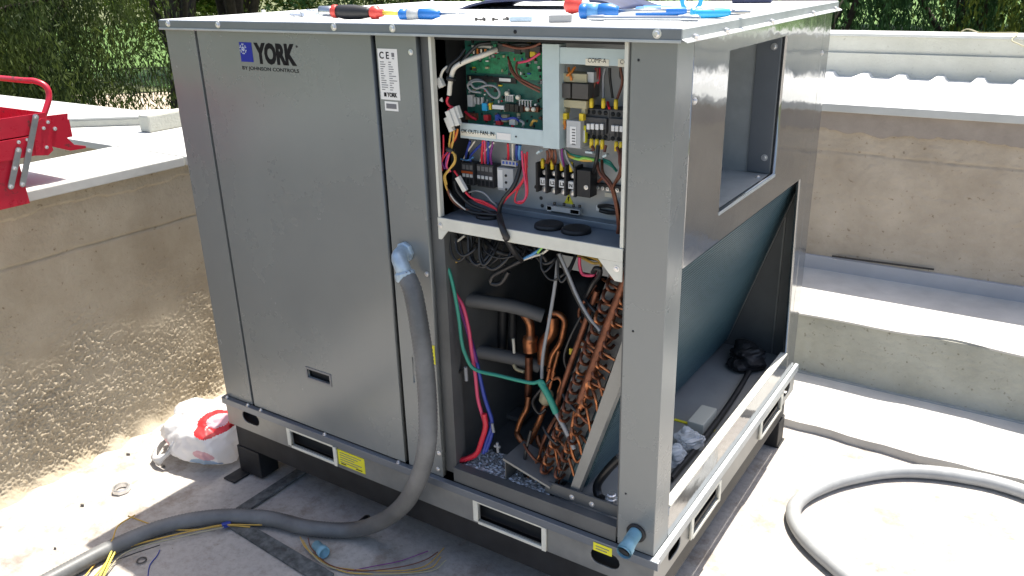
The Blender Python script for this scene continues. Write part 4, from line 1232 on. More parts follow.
# left-hand bundle of white plugs and coloured leads
for a, b in (((0.972, 0.022, 1.287), (0.986, 0.022, 1.253)), ((0.983, 0.026, 1.293), (0.998, 0.026, 1.256)), ((0.988, 0.032, 1.297), (0.997, 0.032, 1.271)), ((0.963, 0.028, 1.271), (0.977, 0.028, 1.24))):
    MB().bar(a, b, 0.012, 0.012, (0, 1, 0)).build('plug', 'offwhite', ac, 0.001)
MB().bar((0.948, 0.024, 1.358), (0.958, 0.024, 1.339), 0.014, 0.012, (0, 1, 0)).build('plug', 'offwhite', ac, 0.001)
MB().prism([(0.949, 0.02, 1.309), (0.958, 0.02, 1.306), (0.956, 0.02, 1.316)], (0, 0.004, 0)).build('sticker', 'offwhite', ac)
wires([
 (0.0024, 'w_yellow', [(0.974, 0.028, 1.242), (0.968, 0.026, 1.214), (0.969, 0.025, 1.195), (0.986, 0.022, 1.187), (0.984, 0.02, 1.167), (0.959, 0.02, 1.144), (0.951, 0.02, 1.13), (0.954, 0.022, 1.109), (0.954, 0.03, 1.093)]),
 (0.0024, 'w_yellow', [(0.982, 0.028, 1.243), (0.979, 0.026, 1.218), (0.974, 0.024, 1.197), (0.983, 0.02, 1.191), (0.987, 0.018, 1.175), (0.969, 0.018, 1.151), (0.955, 0.02, 1.135), (0.957, 0.022, 1.114)]),
 (0.0024, 'w_orange', [(0.991, 0.03, 1.246), (0.987, 0.028, 1.23), (0.975, 0.026, 1.212), (0.97, 0.026, 1.195)]),
 (0.0022, 'w_red', [(0.977, 0.03, 1.245), (0.985, 0.03, 1.228), (0.973, 0.028, 1.209), (0.965, 0.024, 1.192), (0.953, 0.022, 1.179), (0.944, 0.022, 1.162), (0.943, 0.025, 1.145)]),
 (0.0022, 'w_purple', [(0.967, 0.026, 1.197), (0.955, 0.024, 1.185), (0.95, 0.022, 1.183), (0.946, 0.022, 1.166), (0.951, 0.025, 1.15)]),
 (0.0022, 'w_purple', [(0.975, 0.024, 1.196), (0.964, 0.02, 1.181), (0.957, 0.022, 1.159), (0.961, 0.028, 1.142)]),
 (0.0022, 'w_pink', [(0.97, 0.024, 1.195), (0.967, 0.02, 1.177), (0.961, 0.021, 1.158), (0.966, 0.028, 1.145)]),
 (0.0022, 'w_red', [(0.952, 0.025, 1.23), (0.953, 0.022, 1.202), (0.949, 0.022, 1.176), (0.947, 0.022, 1.179), (0.945, 0.022, 1.158)]),
 (0.003, 'w_brown', [(0.952, 0.024, 1.117), (0.955, 0.028, 1.095), (0.961, 0.035, 1.073), (0.976, 0.045, 1.056), (1, 0.05, 1.049)]),
 (0.0018, 'w_white', [(0.954, 0.03, 1.095), (0.969, 0.032, 1.075), (0.986, 0.036, 1.061), (0.995, 0.04, 1.053)]),
 (0.0024, 'w_red', [(0.971, 0.035, 1.146), (0.983, 0.035, 1.131), (0.998, 0.04, 1.098), (1.021, 0.045, 1.079), (1.052, 0.05, 1.069), (1.08, 0.055, 1.059), (1.084, 0.055, 1.045)]),
 (0.0024, 'w_red', [(1.001, 0.036, 1.097), (1.015, 0.04, 1.085), (1.046, 0.045, 1.078), (1.076, 0.05, 1.064), (1.089, 0.055, 1.043)]),
 (0.0024, 'w_red', [(1.158, 0.05, 1.202), (1.16, 0.05, 1.171), (1.155, 0.05, 1.147), (1.139, 0.045, 1.122), (1.11, 0.045, 1.094), (1.086, 0.05, 1.065), (1.079, 0.055, 1.046)]),
 (0.0024, 'w_red', [(1.162, 0.055, 1.205), (1.159, 0.055, 1.162), (1.164, 0.05, 1.132), (1.163, 0.05, 1.108), (1.149, 0.05, 1.088), (1.13, 0.05, 1.089), (1.138, 0.05, 1.117), (1.155, 0.05, 1.143), (1.161, 0.055, 1.174)]),
 (0.0024, 'w_pink', [(1.151, 0.05, 1.207), (1.153, 0.05, 1.174), (1.158, 0.048, 1.151), (1.162, 0.048, 1.12), (1.157, 0.048, 1.097), (1.138, 0.048, 1.089)]),
 (0.0055, 'w_black', [(1.136, 0.07, 1.18), (1.134, 0.06, 1.15), (1.126, 0.05, 1.123), (1.1, 0.045, 1.089), (1.087, 0.048, 1.061), (1.09, 0.05, 1.04)]),
 (0.005, 'w_black', [(0.946, 0.04, 1.096), (0.959, 0.045, 1.075), (0.985, 0.05, 1.051), (1.026, 0.05, 1.046), (1.079, 0.052, 1.049)]),
 (0.004, 'w_black', [(0.962, 0.045, 1.118), (0.971, 0.045, 1.093), (1.001, 0.05, 1.066), (1.045, 0.052, 1.055), (1.082, 0.055, 1.046)]),
 (0.0022, 'w_grey', [(0.993, 0.06, 1.091), (1.02, 0.055, 1.099), (1.044, 0.055, 1.094), (1.059, 0.055, 1.081), (1.072, 0.06, 1.069)]),
 (0.003, 'w_blue', [(0.957, 0.1, 1.161), (0.975, 0.08, 1.179), (0.995, 0.07, 1.212)]),
 (0.003, 'w_blue', [(0.972, 0.1, 1.157), (0.99, 0.08, 1.178), (1.044, 0.07, 1.222)]),
 (0.003, 'w_red', [(1.005, 0.1, 1.155), (1.02, 0.08, 1.179), (1.032, 0.07, 1.218)]),
 (0.003, 'w_pink', [(1.014, 0.1, 1.156), (1.029, 0.08, 1.18), (1.037, 0.07, 1.218)]),
 (0.003, 'w_blue', [(1.023, 0.1, 1.156), (1.038, 0.08, 1.181), (1.047, 0.07, 1.216)]),
 (0.003, 'w_purple', [(1.033, 0.1, 1.156), (1.045, 0.08, 1.181), (1.061, 0.07, 1.217)]),
 (0.003, 'w_red', [(1.08, 0.1, 1.17), (1.095, 0.08, 1.19), (1.101, 0.07, 1.215)]),
 (0.003, 'w_white', [(1.094, 0.1, 1.171), (1.107, 0.08, 1.191), (1.114, 0.07, 1.217)]),
 (0.004, 'w_blue', [(1.113, 0.09, 1.176), (1.121, 0.075, 1.196), (1.127, 0.068, 1.215)]),
 (0.004, 'light_blue', [(1.124, 0.085, 1.176), (1.128, 0.075, 1.194), (1.135, 0.068, 1.215)]),
 (0.0022, 'w_white', [(0.949, 0.1, 1.156), (0.978, 0.08, 1.183), (1.009, 0.07, 1.213)]),
 (0.0022, 'w_white', [(1, 0.1, 1.159), (1.026, 0.08, 1.186), (1.064, 0.07, 1.215)]),
 (0.0022, 'light_blue', [(0.939, 0.1, 1.159), (0.969, 0.09, 1.16), (0.988, 0.09, 1.17)]),
])
MB().bar((0.984, 0.03, 1.134), (1.001, 0.036, 1.101), 0.012, 0.01, (0, 1, 0)).build('plug', 'offwhite', ac, 0.001)
wires([
 (0.003, 'w_brown', [(1.187, 0.095, 1.169), (1.214, 0.07, 1.197), (1.214, 0.065, 1.212), (1.213, 0.065, 1.213)]),
 (0.003, 'w_brown', [(1.183, 0.095, 1.168), (1.206, 0.07, 1.194), (1.207, 0.065, 1.21)]),
 (0.003, 'copper_dark', [(1.21, 0.095, 1.171), (1.218, 0.07, 1.193), (1.221, 0.065, 1.214)]),
 (0.003, 'w_brown', [(1.209, 0.095, 1.173), (1.227, 0.07, 1.196), (1.227, 0.065, 1.214)]),
 (0.0026, 'w_grey', [(1.231, 0.095, 1.171), (1.235, 0.075, 1.196), (1.235, 0.07, 1.217)]),
 (0.0026, 'w_purple', [(1.234, 0.095, 1.171), (1.24, 0.075, 1.197), (1.242, 0.07, 1.217)]),
 (0.0026, 'w_grey', [(1.259, 0.095, 1.164), (1.25, 0.08, 1.194), (1.246, 0.075, 1.214)]),
 (0.0034, 'w_lime', [(1.236, 0.09, 1.208), (1.251, 0.085, 1.199), (1.278, 0.08, 1.195), (1.292, 0.08, 1.199), (1.317, 0.08, 1.197)]),
 (0.0034, 'w_green', [(1.233, 0.095, 1.209), (1.252, 0.088, 1.202), (1.273, 0.085, 1.2), (1.324, 0.085, 1.197), (1.352, 0.09, 1.187), (1.36, 0.1, 1.174)]),
 (0.0034, 'w_yellow', [(1.24, 0.088, 1.206), (1.258, 0.083, 1.198), (1.287, 0.08, 1.194), (1.312, 0.08, 1.196)]),
 (0.0034, 'w_green', [(1.332, 0.09, 1.198), (1.349, 0.09, 1.193), (1.355, 0.1, 1.178)]),
 (0.0045, 'w_black', [(1.328, 0.075, 1.231), (1.328, 0.07, 1.205), (1.318, 0.08, 1.183), (1.304, 0.1, 1.164)]),
 (0.0034, 'w_brown', [(1.311, 0.078, 1.228), (1.319, 0.07, 1.222), (1.31, 0.075, 1.215)]),
 (0.0034, 'w_brown', [(1.346, 0.075, 1.233), (1.345, 0.07, 1.219)]),
 (0.0034, 'w_brown', [(1.372, 0.075, 1.23), (1.383, 0.065, 1.219), (1.389, 0.055, 1.204), (1.396, 0.05, 1.184), (1.38, 0.045, 1.152), (1.386, 0.045, 1.122), (1.393, 0.05, 1.085), (1.385, 0.06, 1.049)]),
 (0.0034, 'copper_dark', [(1.382, 0.075, 1.229), (1.39, 0.06, 1.212), (1.392, 0.05, 1.184), (1.38, 0.042, 1.148), (1.391, 0.045, 1.118), (1.395, 0.05, 1.076), (1.388, 0.06, 1.049)]),
 (0.0034, 'w_brown', [(1.322, 0.085, 1.191), (1.34, 0.06, 1.176), (1.368, 0.045, 1.16), (1.382, 0.042, 1.14), (1.39, 0.045, 1.1), (1.388, 0.06, 1.054)]),
 (0.0034, 'copper_dark', [(1.332, 0.085, 1.197), (1.348, 0.06, 1.177), (1.373, 0.045, 1.163), (1.387, 0.042, 1.136), (1.394, 0.045, 1.091), (1.389, 0.06, 1.054)]),
 (0.0034, 'w_brown', [(1.317, 0.1, 1.146), (1.348, 0.07, 1.166), (1.373, 0.05, 1.157), (1.38, 0.045, 1.143)]),
 (0.003, 'w_orange', [(1.253, 0.08, 1.387), (1.257, 0.075, 1.379), (1.266, 0.066, 1.371), (1.266, 0.068, 1.364)]),
 (0.003, 'w_orange', [(1.268, 0.08, 1.389), (1.265, 0.072, 1.381), (1.261, 0.066, 1.375), (1.256, 0.068, 1.373)]),
 (0.003, 'w_yellow', [(1.251, 0.068, 1.281), (1.243, 0.07, 1.265), (1.24, 0.08, 1.253), (1.228, 0.09, 1.242)]),
 (0.003, 'w_orange', [(1.25, 0.068, 1.279), (1.25, 0.07, 1.265), (1.236, 0.08, 1.251)]),
 (0.003, 'w_brown', [(1.308, 0.08, 1.323), (1.306, 0.09, 1.344), (1.314, 0.09, 1.369), (1.316, 0.09, 1.389)]),
 (0.003, 'w_red', [(1.315, 0.1, 1.388), (1.315, 0.1, 1.37), (1.311, 0.1, 1.355)]),
 (0.003, 'w_red', [(1.306, 0.1, 1.387), (1.309, 0.1, 1.378), (1.304, 0.1, 1.357), (1.298, 0.1, 1.34)]),
 (0.003, 'w_grey', [(1.336, 0.08, 1.323), (1.33, 0.09, 1.348), (1.33, 0.09, 1.372), (1.334, 0.09, 1.389)]),
 (0.003, 'w_black', [(1.339, 0.1, 1.388), (1.34, 0.1, 1.367), (1.347, 0.1, 1.327)]),
 (0.003, 'w_brown', [(1.365, 0.08, 1.324), (1.371, 0.09, 1.352), (1.373, 0.09, 1.369), (1.368, 0.09, 1.391)]),
 (0.003, 'w_black', [(1.364, 0.1, 1.39), (1.364, 0.1, 1.373), (1.371, 0.1, 1.363)]),
 (0.003, 'w_red', [(1.336, 0.1, 1.318), (1.343, 0.09, 1.312), (1.347, 0.085, 1.308)]),
])
for a, b in (((1.303, 0.07, 1.216), (1.32, 0.07, 1.216)), ((1.347, 0.065, 1.211), (1.356, 0.065, 1.216)), ((1.193, 0.05, 1.206), (1.201, 0.05, 1.212))):
    MB().bar(a, b, 0.004, 0.014, (0, 1, 0)).build('wire_flag', 'tray', ac)
for p in ((0.97, 0.025, 1.198), (0.979, 0.03, 1.358)):
    MB().lathe((p[0], p[1], p[2]), (0.2, 0, 1), [(-0.004, 0.011), (0.004, 0.011)], 12).build('cable_tie', 'w_black', ac)

# ------------------------------------------------------------------ lower compartment
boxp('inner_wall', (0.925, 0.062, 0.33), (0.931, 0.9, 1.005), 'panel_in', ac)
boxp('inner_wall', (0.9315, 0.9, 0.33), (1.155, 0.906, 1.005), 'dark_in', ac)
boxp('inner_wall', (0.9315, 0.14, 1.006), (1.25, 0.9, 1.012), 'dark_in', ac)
boxp('inner_wall', (1.225, 1.135, 0.33), (W - 0.021, 1.1365, 1.05), 'panel_in', ac)
boxp('wall_fold', (1.455, 1.128, 0.333), (1.46, 1.1345, 0.98), 'rail', ac)
boxp('inner_wall', (1.36, 0.085, 0.99), (W - 0.0125, 1.13, 0.996), 'dark_in', ac)
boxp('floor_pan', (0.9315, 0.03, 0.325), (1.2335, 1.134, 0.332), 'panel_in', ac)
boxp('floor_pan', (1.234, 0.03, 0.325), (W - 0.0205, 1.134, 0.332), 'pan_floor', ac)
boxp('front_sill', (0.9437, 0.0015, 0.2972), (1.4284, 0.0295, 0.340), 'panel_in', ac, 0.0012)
# inner lit plate at the upper right behind the shelf
slab_y('support_plate', (1.101, 0.3, 0.882), (1.261, 0.3, 0.845), 0.004, 'cab_grey', ac)

# coil: leaning slab, its outer face towards the right-hand opening
def cx_at(z):
    return 1.302 + (z - 0.36) * 0.33
co = MB().prism([(cx_at(0.36), 0.078, 0.36), (cx_at(0.962), 0.078, 0.962), (cx_at(0.962) - 0.125, 0.078, 0.962), (cx_at(0.36) - 0.125, 0.078, 0.36)], (0, 1.03, 0)).build('coil', 'fins', ac)
fv = MB()
for k in range(66):
    z = 0.363 + k * 0.00905
    fv.prism([(cx_at(z) + 0.0006, 0.08, z), (cx_at(z + 0.0062) + 0.0006, 0.08, z + 0.0062), (cx_at(z + 0.0055) + 0.0026, 0.08, z + 0.0055), (cx_at(z + 0.0007) + 0.0026, 0.08, z + 0.0007)], (0, 1.026, 0))
fv.build('fin', 'fins', co, kind='stuff')
MB().prism([(cx_at(0.352) - 0.002, 0.045, 0.352), (cx_at(0.99) - 0.002, 0.045, 0.99), (cx_at(0.99) - 0.045, 0.045, 0.99), (cx_at(0.352) - 0.026, 0.045, 0.352)], (0, 0.03, 0)).build('end_plate', 'rail', co, 0.001)
MB().prism([(cx_at(0.37) - 0.047, 0.071, 0.37), (cx_at(0.97) - 0.047, 0.071, 0.97), (cx_at(0.97) - 0.135, 0.071, 0.97), (cx_at(0.37) - 0.135, 0.071, 0.37)], (0, 0.005, 0)).build('tube_sheet', 'panel_in', co)
MB().prism([(cx_at(0.36) + 0.004, 1.1085, 0.36), (cx_at(0.962) + 0.004, 1.1085, 0.962), (cx_at(0.962) - 0.125, 1.1085, 0.962), (cx_at(0.36) - 0.125, 1.1085, 0.36)], (0, 0.01, 0)).build('end_plate', 'rail', co)
for i in range(21):                       # return bends standing on the tube sheet
    z = 0.385 + i * 0.028
    for j in range(2):
        x = cx_at(z) - 0.062 - j * 0.042
        dx = -0.012
        dz = 0.0235
        a = Vector((x, 0.07, z))
        b = Vector((x + dx, 0.07, z + dz))
        wire([a, a + Vector((0, -0.018, 0)), (a + b) / 2 + Vector((0, -0.034, 0)), b + Vector((0, -0.018, 0)), b], 0.0042, ('copper', 'copper_dark')[int(rnd.random() < .7)], co, 'return_bend', 6, 4)
# headers and feeder capillaries
for x_off, r_, z0, z1, y_ in ((-0.085, 0.0105, 0.62, 0.985, 0.05), (-0.150, 0.007, 0.56, 0.90, 0.075)):
    MB().tube([(cx_at(z0) + x_off, y_, z0), (cx_at((z0 + z1) / 2) + x_off, y_ - 0.004, (z0 + z1) / 2), (cx_at(z1) + x_off, y_, z1)], r_, 12).build('header_pipe', 'copper_dark', ac)
feed = [((1.331, 0.1, 0.92), (1.38, 0.05, 0.932), (1.41, 0.045, 0.924)), ((1.305, 0.1, 0.862), (1.365, 0.05, 0.884), (1.411, 0.045, 0.883)), ((1.325, 0.1, 0.828), (1.377, 0.05, 0.845), (1.412, 0.045, 0.841)), ((1.308, 0.1, 0.789), (1.354, 0.05, 0.805), (1.374, 0.045, 0.802)),
        ((1.314, 0.08, 0.757), (1.362, 0.045, 0.766), (1.394, 0.045, 0.755)), ((1.299, 0.08, 0.731), (1.348, 0.045, 0.736), (1.383, 0.045, 0.721)), ((1.285, 0.07, 0.671), (1.334, 0.045, 0.681), (1.37, 0.045, 0.673)), ((1.355, 0.1, 0.923), (1.394, 0.05, 0.946), (1.41, 0.045, 0.953)), ((1.351, 0.1, 0.893), (1.394, 0.05, 0.919), (1.41, 0.045, 0.928)),
        ((1.279, 0.09, 0.762), (1.33, 0.05, 0.773), (1.362, 0.045, 0.768)), ((1.271, 0.09, 0.74), (1.32, 0.05, 0.766), (1.343, 0.045, 0.759))]
for f_ in feed:
    wire(list(f_), 0.0036, 'copper', ac, 'capillary')
for a, b, c in (((1.317, 0.05, 0.62), (1.328, 0.045, 0.585), (1.332, 0.05, 0.542)), ((1.278, 0.06, 0.53), (1.3, 0.045, 0.518), (1.307, 0.05, 0.488)), ((1.336, 0.06, 0.707), (1.356, 0.045, 0.684), (1.362, 0.05, 0.653)), ((1.327, 0.06, 0.664), (1.347, 0.045, 0.641), (1.349, 0.05, 0.609)),
                ((1.212, 0.08, 0.488), (1.243, 0.06, 0.484), (1.267, 0.055, 0.473)), ((1.204, 0.08, 0.472), (1.225, 0.06, 0.464), (1.245, 0.055, 0.391)), ((1.219, 0.07, 0.496), (1.238, 0.06, 0.487), (1.248, 0.06, 0.479)), ((1.209, 0.07, 0.48), (1.235, 0.06, 0.456), (1.261, 0.055, 0.428)), ((1.265, 0.055, 0.456), (1.278, 0.05, 0.436), (1.287, 0.05, 0.407)), ((1.285, 0.055, 0.534), (1.3, 0.05, 0.507), (1.309, 0.05, 0.476))):
    wire([a, b, c], 0.0038, 'copper', ac, 'capillary')
wire([(1.331, 0.05, 0.715), (1.324, 0.045, 0.675), (1.317, 0.05, 0.651), (1.309, 0.05, 0.618), (1.299, 0.05, 0.594), (1.286, 0.055, 0.57)], 0.007, 'copper', ac, 'copper_pipe', 10)
# big copper runs
wire([(1.134, 0.2, 0.759), (1.156, 0.2, 0.76), (1.174, 0.2, 0.747), (1.172, 0.2, 0.72), (1.162, 0.2, 0.68), (1.139, 0.2, 0.639), (1.127, 0.2, 0.591)], 0.0085, 'copper', ac, 'copper_pipe', 10)
MB().tube(spline([(1.038, 0.22, 0.728), (1.056, 0.22, 0.704), (1.058, 0.22, 0.665), (1.055, 0.22, 0.651), (1.057, 0.22, 0.623)], 6), [0.012] * 12 + [0.02] * 13, 12).build('copper_pipe', 'copper', ac)
MB().tube(spline([(1.051, 0.22, 0.605), (1.05, 0.22, 0.552), (1.047, 0.22, 0.481)], 6), 0.011, 10).build('copper_pipe', 'copper_dark', ac)
MB().tube(spline([(1.116, 0.24, 0.73), (1.114, 0.24, 0.686), (1.088, 0.24, 0.644), (1.085, 0.24, 0.586)], 6), 0.017, 12).build('copper_pipe', 'copper', ac)
wire([(1.061, 0.2, 0.494), (1.061, 0.19, 0.463), (1.048, 0.18, 0.429), (1.041, 0.17, 0.395), (1.05, 0.16, 0.389), (1.07, 0.155, 0.376), (1.09, 0.15, 0.385), (1.11, 0.145, 0.422), (1.131, 0.14, 0.467), (1.151, 0.14, 0.524), (1.154, 0.14, 0.542)], 0.0085, 'copper', ac, 'copper_pipe', 10)
MB().lathe((1.149, 0.14, 0.526), (0.25, 0, 1), [(0, 0.009), (0.01, 0.018), (0.035, 0.018), (0.048, 0.009)], 12).build('filter_drier', 'bobbin', ac)
for a, b, c in (((1.16, 0.15, 0.627), (1.151, 0.145, 0.572), (1.148, 0.14, 0.546)), ((1.173, 0.15, 0.622), (1.164, 0.145, 0.581), (1.158, 0.14, 0.548)), ((1.18, 0.16, 0.677), (1.174, 0.15, 0.636), (1.162, 0.15, 0.589))):
    wire([a, b, c], 0.0055, 'copper', ac, 'capillary')
wire([(1.183, 0.13, 0.612), (1.197, 0.13, 0.619), (1.205, 0.13, 0.607), (1.197, 0.13, 0.58), (1.199, 0.13, 0.548), (1.197, 0.13, 0.525)], 0.005, 'copper', ac, 'capillary')
wire([(1.112, 0.16, 0.409), (1.129, 0.15, 0.387), (1.157, 0.14, 0.388), (1.185, 0.12, 0.405)], 0.0075, 'copper', ac, 'copper_pipe')
for pts in ([(1.242, 0.1, 0.591), (1.269, 0.09, 0.582), (1.301, 0.08, 0.601)], [(1.222, 0.1, 0.537), (1.253, 0.09, 0.529), (1.296, 0.08, 0.536)], [(1.236, 0.1, 0.562), (1.244, 0.1, 0.602), (1.258, 0.1, 0.622)]):
    wire(pts, 0.007, 'w_grey', ac, 'pipe_sleeve')
slab_y('yellow_tag', (1.244, 0.1, 0.725), (1.264, 0.1, 0.709), 0.004, 'yellow', ac)
MB().bar((1.287, 0.09, 0.762), (1.295, 0.09, 0.668), 0.012, 0.002, (0, 1, 0)).build('label_strip', 'cream', ac)
# dark insulated runs, compressor and accumulators
MB().tube(spline([(0.919, 0.12, 0.78), (0.964, 0.16, 0.767), (1.027, 0.2, 0.752), (1.092, 0.23, 0.73)], 6), 0.019, 12).build('insulated_pipe', 'insul', ac)
MB().tube(spline([(0.911, 0.15, 0.619), (0.968, 0.19, 0.602), (1.026, 0.225, 0.585), (1.065, 0.25, 0.566)], 6), 0.019, 12).build('insulated_pipe', 'insul', ac)
for x, y, r_, z1 in ((1.06, 0.52, 0.075, 0.78), (1.215, 0.48, 0.06, 0.74)):
    MB().lathe((x, y, 0.333), (0, 0, 1), [(0, r_ * 1.1), (0.03, r_ * 1.1), (0.035, r_), (z1 - 0.333 - 0.05, r_), (z1 - 0.333 - 0.015, r_ * 0.8), (z1 - 0.333, r_ * 0.3)], 24).build('compressor', 'black', ac)
for a, b in (((0.909, 0.25, 0.715), (0.901, 0.25, 0.585)), ((0.95, 0.25, 0.721), (0.943, 0.25, 0.592)), ((0.982, 0.25, 0.724), (0.977, 0.25, 0.591))):
    MB().tube([a, b], 0.013, 10).build('insulated_pipe', 'stand', ac)
slab_y('bracket', (0.896, 0.3, 0.495), (0.922, 0.3, 0.35), 0.05, 'panel_in', ac, 0.001)
slab_y('bracket', (0.88, 0.28, 0.347), (0.985, 0.28, 0.36), 0.06, 'panel_in', ac, 0.001)
# angle bracket on the floor
p, q = (1.093, 0.03, 0.407), (1.233, 0.03, 0.371)
MB().prism([(p[0], 0.03, 0.333), (p[0] + 0.003, 0.03, 0.333), (p[0] + 0.003, 0.03, p[2] - 0.004), (p[0], 0.03, p[2])], (0, 0.09, 0)).build('bracket', 'panel_in', ac)
MB().prism([(p[0], 0.022, p[2] + 0.0005), (q[0], 0.022, q[2]), (q[0], 0.022, q[2] - 0.006), (p[0], 0.022, p[2] - 0.006)], (0, 0.10, 0)).build('bracket', 'rail', ac)
boxp('pan_edge', (1.212, 0.0345, 0.3405), (1.4275, 0.040, 0.374), 'panel_in', ac, 0.0008)
for p in ((1.29, 0.034, 0.354), (1.346, 0.034, 0.354)):
    screw((p[0], 0.0343, p[2]), (0, -1, 0), 0.005, ac)
# crinkled foil insulation on the floor
def foil_pos(U, V):
    return np.stack([U, V, 0.3335 + 0.0065 * rng.random(U.shape)], -1)
fo = link('foil_insulation', grid_mesh(np.linspace(0.955, 1.225, 60), np.linspace(0.031, 0.13, 24), foil_pos), 'foil', ac)
fo.data.polygons.foreach_set('use_smooth', [False] * len(fo.data.polygons))
# cables in the lower compartment
wires([
 (0.0048, 'w_green', [(0.92, 0.03, 0.921), (0.942, 0.03, 0.895), (0.956, 0.03, 0.842), (0.967, 0.03, 0.767), (0.971, 0.03, 0.715), (0.98, 0.03, 0.677), (1.004, 0.035, 0.636), (1.077, 0.04, 0.634), (1.148, 0.045, 0.634), (1.173, 0.05, 0.635), (1.195, 0.05, 0.646), (1.205, 0.05, 0.636)]),
 (0.0085, 'w_green', [(1.19, 0.05, 0.645), (1.21, 0.048, 0.622), (1.227, 0.046, 0.596), (1.239, 0.046, 0.572)]),
 (0.006, 'w_grey', [(1.239, 0.046, 0.572), (1.256, 0.046, 0.547), (1.272, 0.047, 0.519), (1.287, 0.05, 0.485)]),
 (0.0048, 'w_pink', [(0.943, 0.05, 0.827), (0.966, 0.05, 0.795), (0.981, 0.05, 0.736), (0.986, 0.05, 0.682), (0.995, 0.05, 0.613), (1.001, 0.05, 0.537), (1.021, 0.05, 0.463), (1.011, 0.05, 0.431)]),
 (0.0075, 'w_red', [(1.02, 0.048, 0.504), (1.024, 0.046, 0.467), (1.011, 0.044, 0.422), (0.995, 0.042, 0.38), (0.965, 0.04, 0.354), (0.929, 0.036, 0.336)]),
 (0.0055, 'w_blue', [(0.938, 0.06, 0.818), (0.962, 0.06, 0.749), (0.975, 0.06, 0.709), (0.993, 0.06, 0.646), (1.013, 0.06, 0.552), (1.036, 0.058, 0.486), (1.033, 0.055, 0.454), (1.022, 0.052, 0.421), (1.012, 0.048, 0.382)]),
 (0.005, 'w_purple', [(0.906, 0.05, 0.907), (0.922, 0.05, 0.869), (0.941, 0.05, 0.832), (0.955, 0.055, 0.781), (0.976, 0.055, 0.72), (0.996, 0.055, 0.644)]),
 (0.0055, 'w_blue', [(1.029, 0.06, 0.477), (1.035, 0.06, 0.458), (1.032, 0.055, 0.428), (1.019, 0.05, 0.389)]),
 (0.0085, 'w_black', [(1.099, 0.03, 1.055), (1.132, -0.006, 1.039), (1.143, -0.008, 1.02), (1.138, 0, 1.015), (1.141, 0.03, 0.972), (1.139, 0.06, 0.947)]),
 (0.0035, 'light_blue', [(1.139, 0.06, 0.947), (1.172, 0.05, 0.967), (1.196, 0.045, 0.984), (1.205, 0.04, 0.991)]),
 (0.003, 'w_lime', [(1.194, 0.042, 0.978), (1.205, 0.04, 0.991), (1.216, 0.038, 1.001)]),
 (0.003, 'w_white', [(1.139, 0.06, 0.945), (1.183, 0.05, 0.967), (1.202, 0.045, 0.975), (1.223, 0.04, 0.992)]),
 (0.006, 'w_black', [(1.145, 0.06, 0.948), (1.112, 0.06, 0.928), (1.079, 0.06, 0.907), (1.053, 0.06, 0.888), (1.049, 0.06, 0.87), (1.077, 0.06, 0.875), (1.101, 0.06, 0.909)]),
 (0.006, 'w_black', [(1.238, 0.06, 0.979), (1.259, 0.06, 0.936), (1.284, 0.06, 0.885), (1.317, 0.055, 0.842), (1.349, 0.05, 0.815), (1.374, 0.048, 0.803)]),
 (0.004, 'w_grey', [(1.243, 0.055, 0.98), (1.265, 0.055, 0.939), (1.29, 0.055, 0.888), (1.323, 0.05, 0.845), (1.355, 0.046, 0.818)]),
 (0.0045, 'w_grey', [(1.226, 0.08, 0.961), (1.217, 0.08, 0.889), (1.2, 0.08, 0.793), (1.186, 0.08, 0.723), (1.18, 0.08, 0.679), (1.178, 0.08, 0.636)]),
 (0.0035, 'w_yellow', [(1.259, 0.1, 0.97), (1.281, 0.1, 0.962), (1.306, 0.1, 0.955), (1.325, 0.1, 0.958)]),
 (0.0035, 'w_yellow', [(1.242, 0.12, 0.965), (1.286, 0.11, 0.965), (1.324, 0.1, 0.963), (1.326, 0.1, 0.947)]),
 (0.004, 'w_pink', [(1.282, 0.08, 0.971), (1.283, 0.08, 0.948), (1.292, 0.08, 0.931), (1.317, 0.08, 0.934), (1.319, 0.09, 0.942)]),
 (0.006, 'w_black', [(1.322, 0.07, 0.945), (1.334, 0.06, 0.959), (1.345, 0.06, 0.959), (1.337, 0.07, 0.938), (1.317, 0.08, 0.913), (1.298, 0.08, 0.876)]),
 (0.003, 'w_white', [(0.974, 0.06, 0.98), (0.95, 0.06, 0.962), (0.925, 0.06, 0.948), (0.922, 0.06, 0.935), (0.939, 0.06, 0.931)]),
 (0.003, 'w_yellow', [(0.956, 0.06, 0.915), (0.941, 0.06, 0.905), (0.928, 0.06, 0.895)]),
 (0.012, 'w_black', [(1.376, 0.12, 0.45), (1.353, 0.11, 0.417), (1.328, 0.1, 0.368), (1.336, 0.09, 0.341), (1.361, 0.08, 0.34)]),
 (0.004, 'w_black', [(0.926, 0.05, 0.589), (0.949, 0.05, 0.609), (0.962, 0.05, 0.618)]),
])
for a, b in (((0.965, 0.05, 0.625), (0.966, 0.05, 0.586)),):
    MB().tube([a, b], 0.005, 8).build('wire_end', 'w_grey', ac)
MB().tube([(1.015, 0.2, 0.658), (1.017, 0.2, 0.616)], 0.004, 8).build('wire_end', 'cream', ac)
wire([(1.014, 0.2, 0.581), (1.023, 0.2, 0.569), (1.047, 0.2, 0.567)], 0.005, 'bobbin', ac)
for a, b in (((1.057, 0.05, 0.428), (1.059, 0.05, 0.399)), ((1.048, 0.05, 0.415), (1.065, 0.05, 0.417)), ((1.043, 0.05, 0.481), (1.047, 0.05, 0.456))):
    MB().tube([a, b], 0.004, 6).build('wire_end', 'w_grey', ac)
MB().lathe((1.386, 0.06, 0.37), (0, 0, 1), [(-0.01, 0.016), (0.002, 0.016), (0.003, 0.012), (0.012, 0.012), (0.014, 0.009)], 8, False).build('pipe_cap', 'zinc', ac)
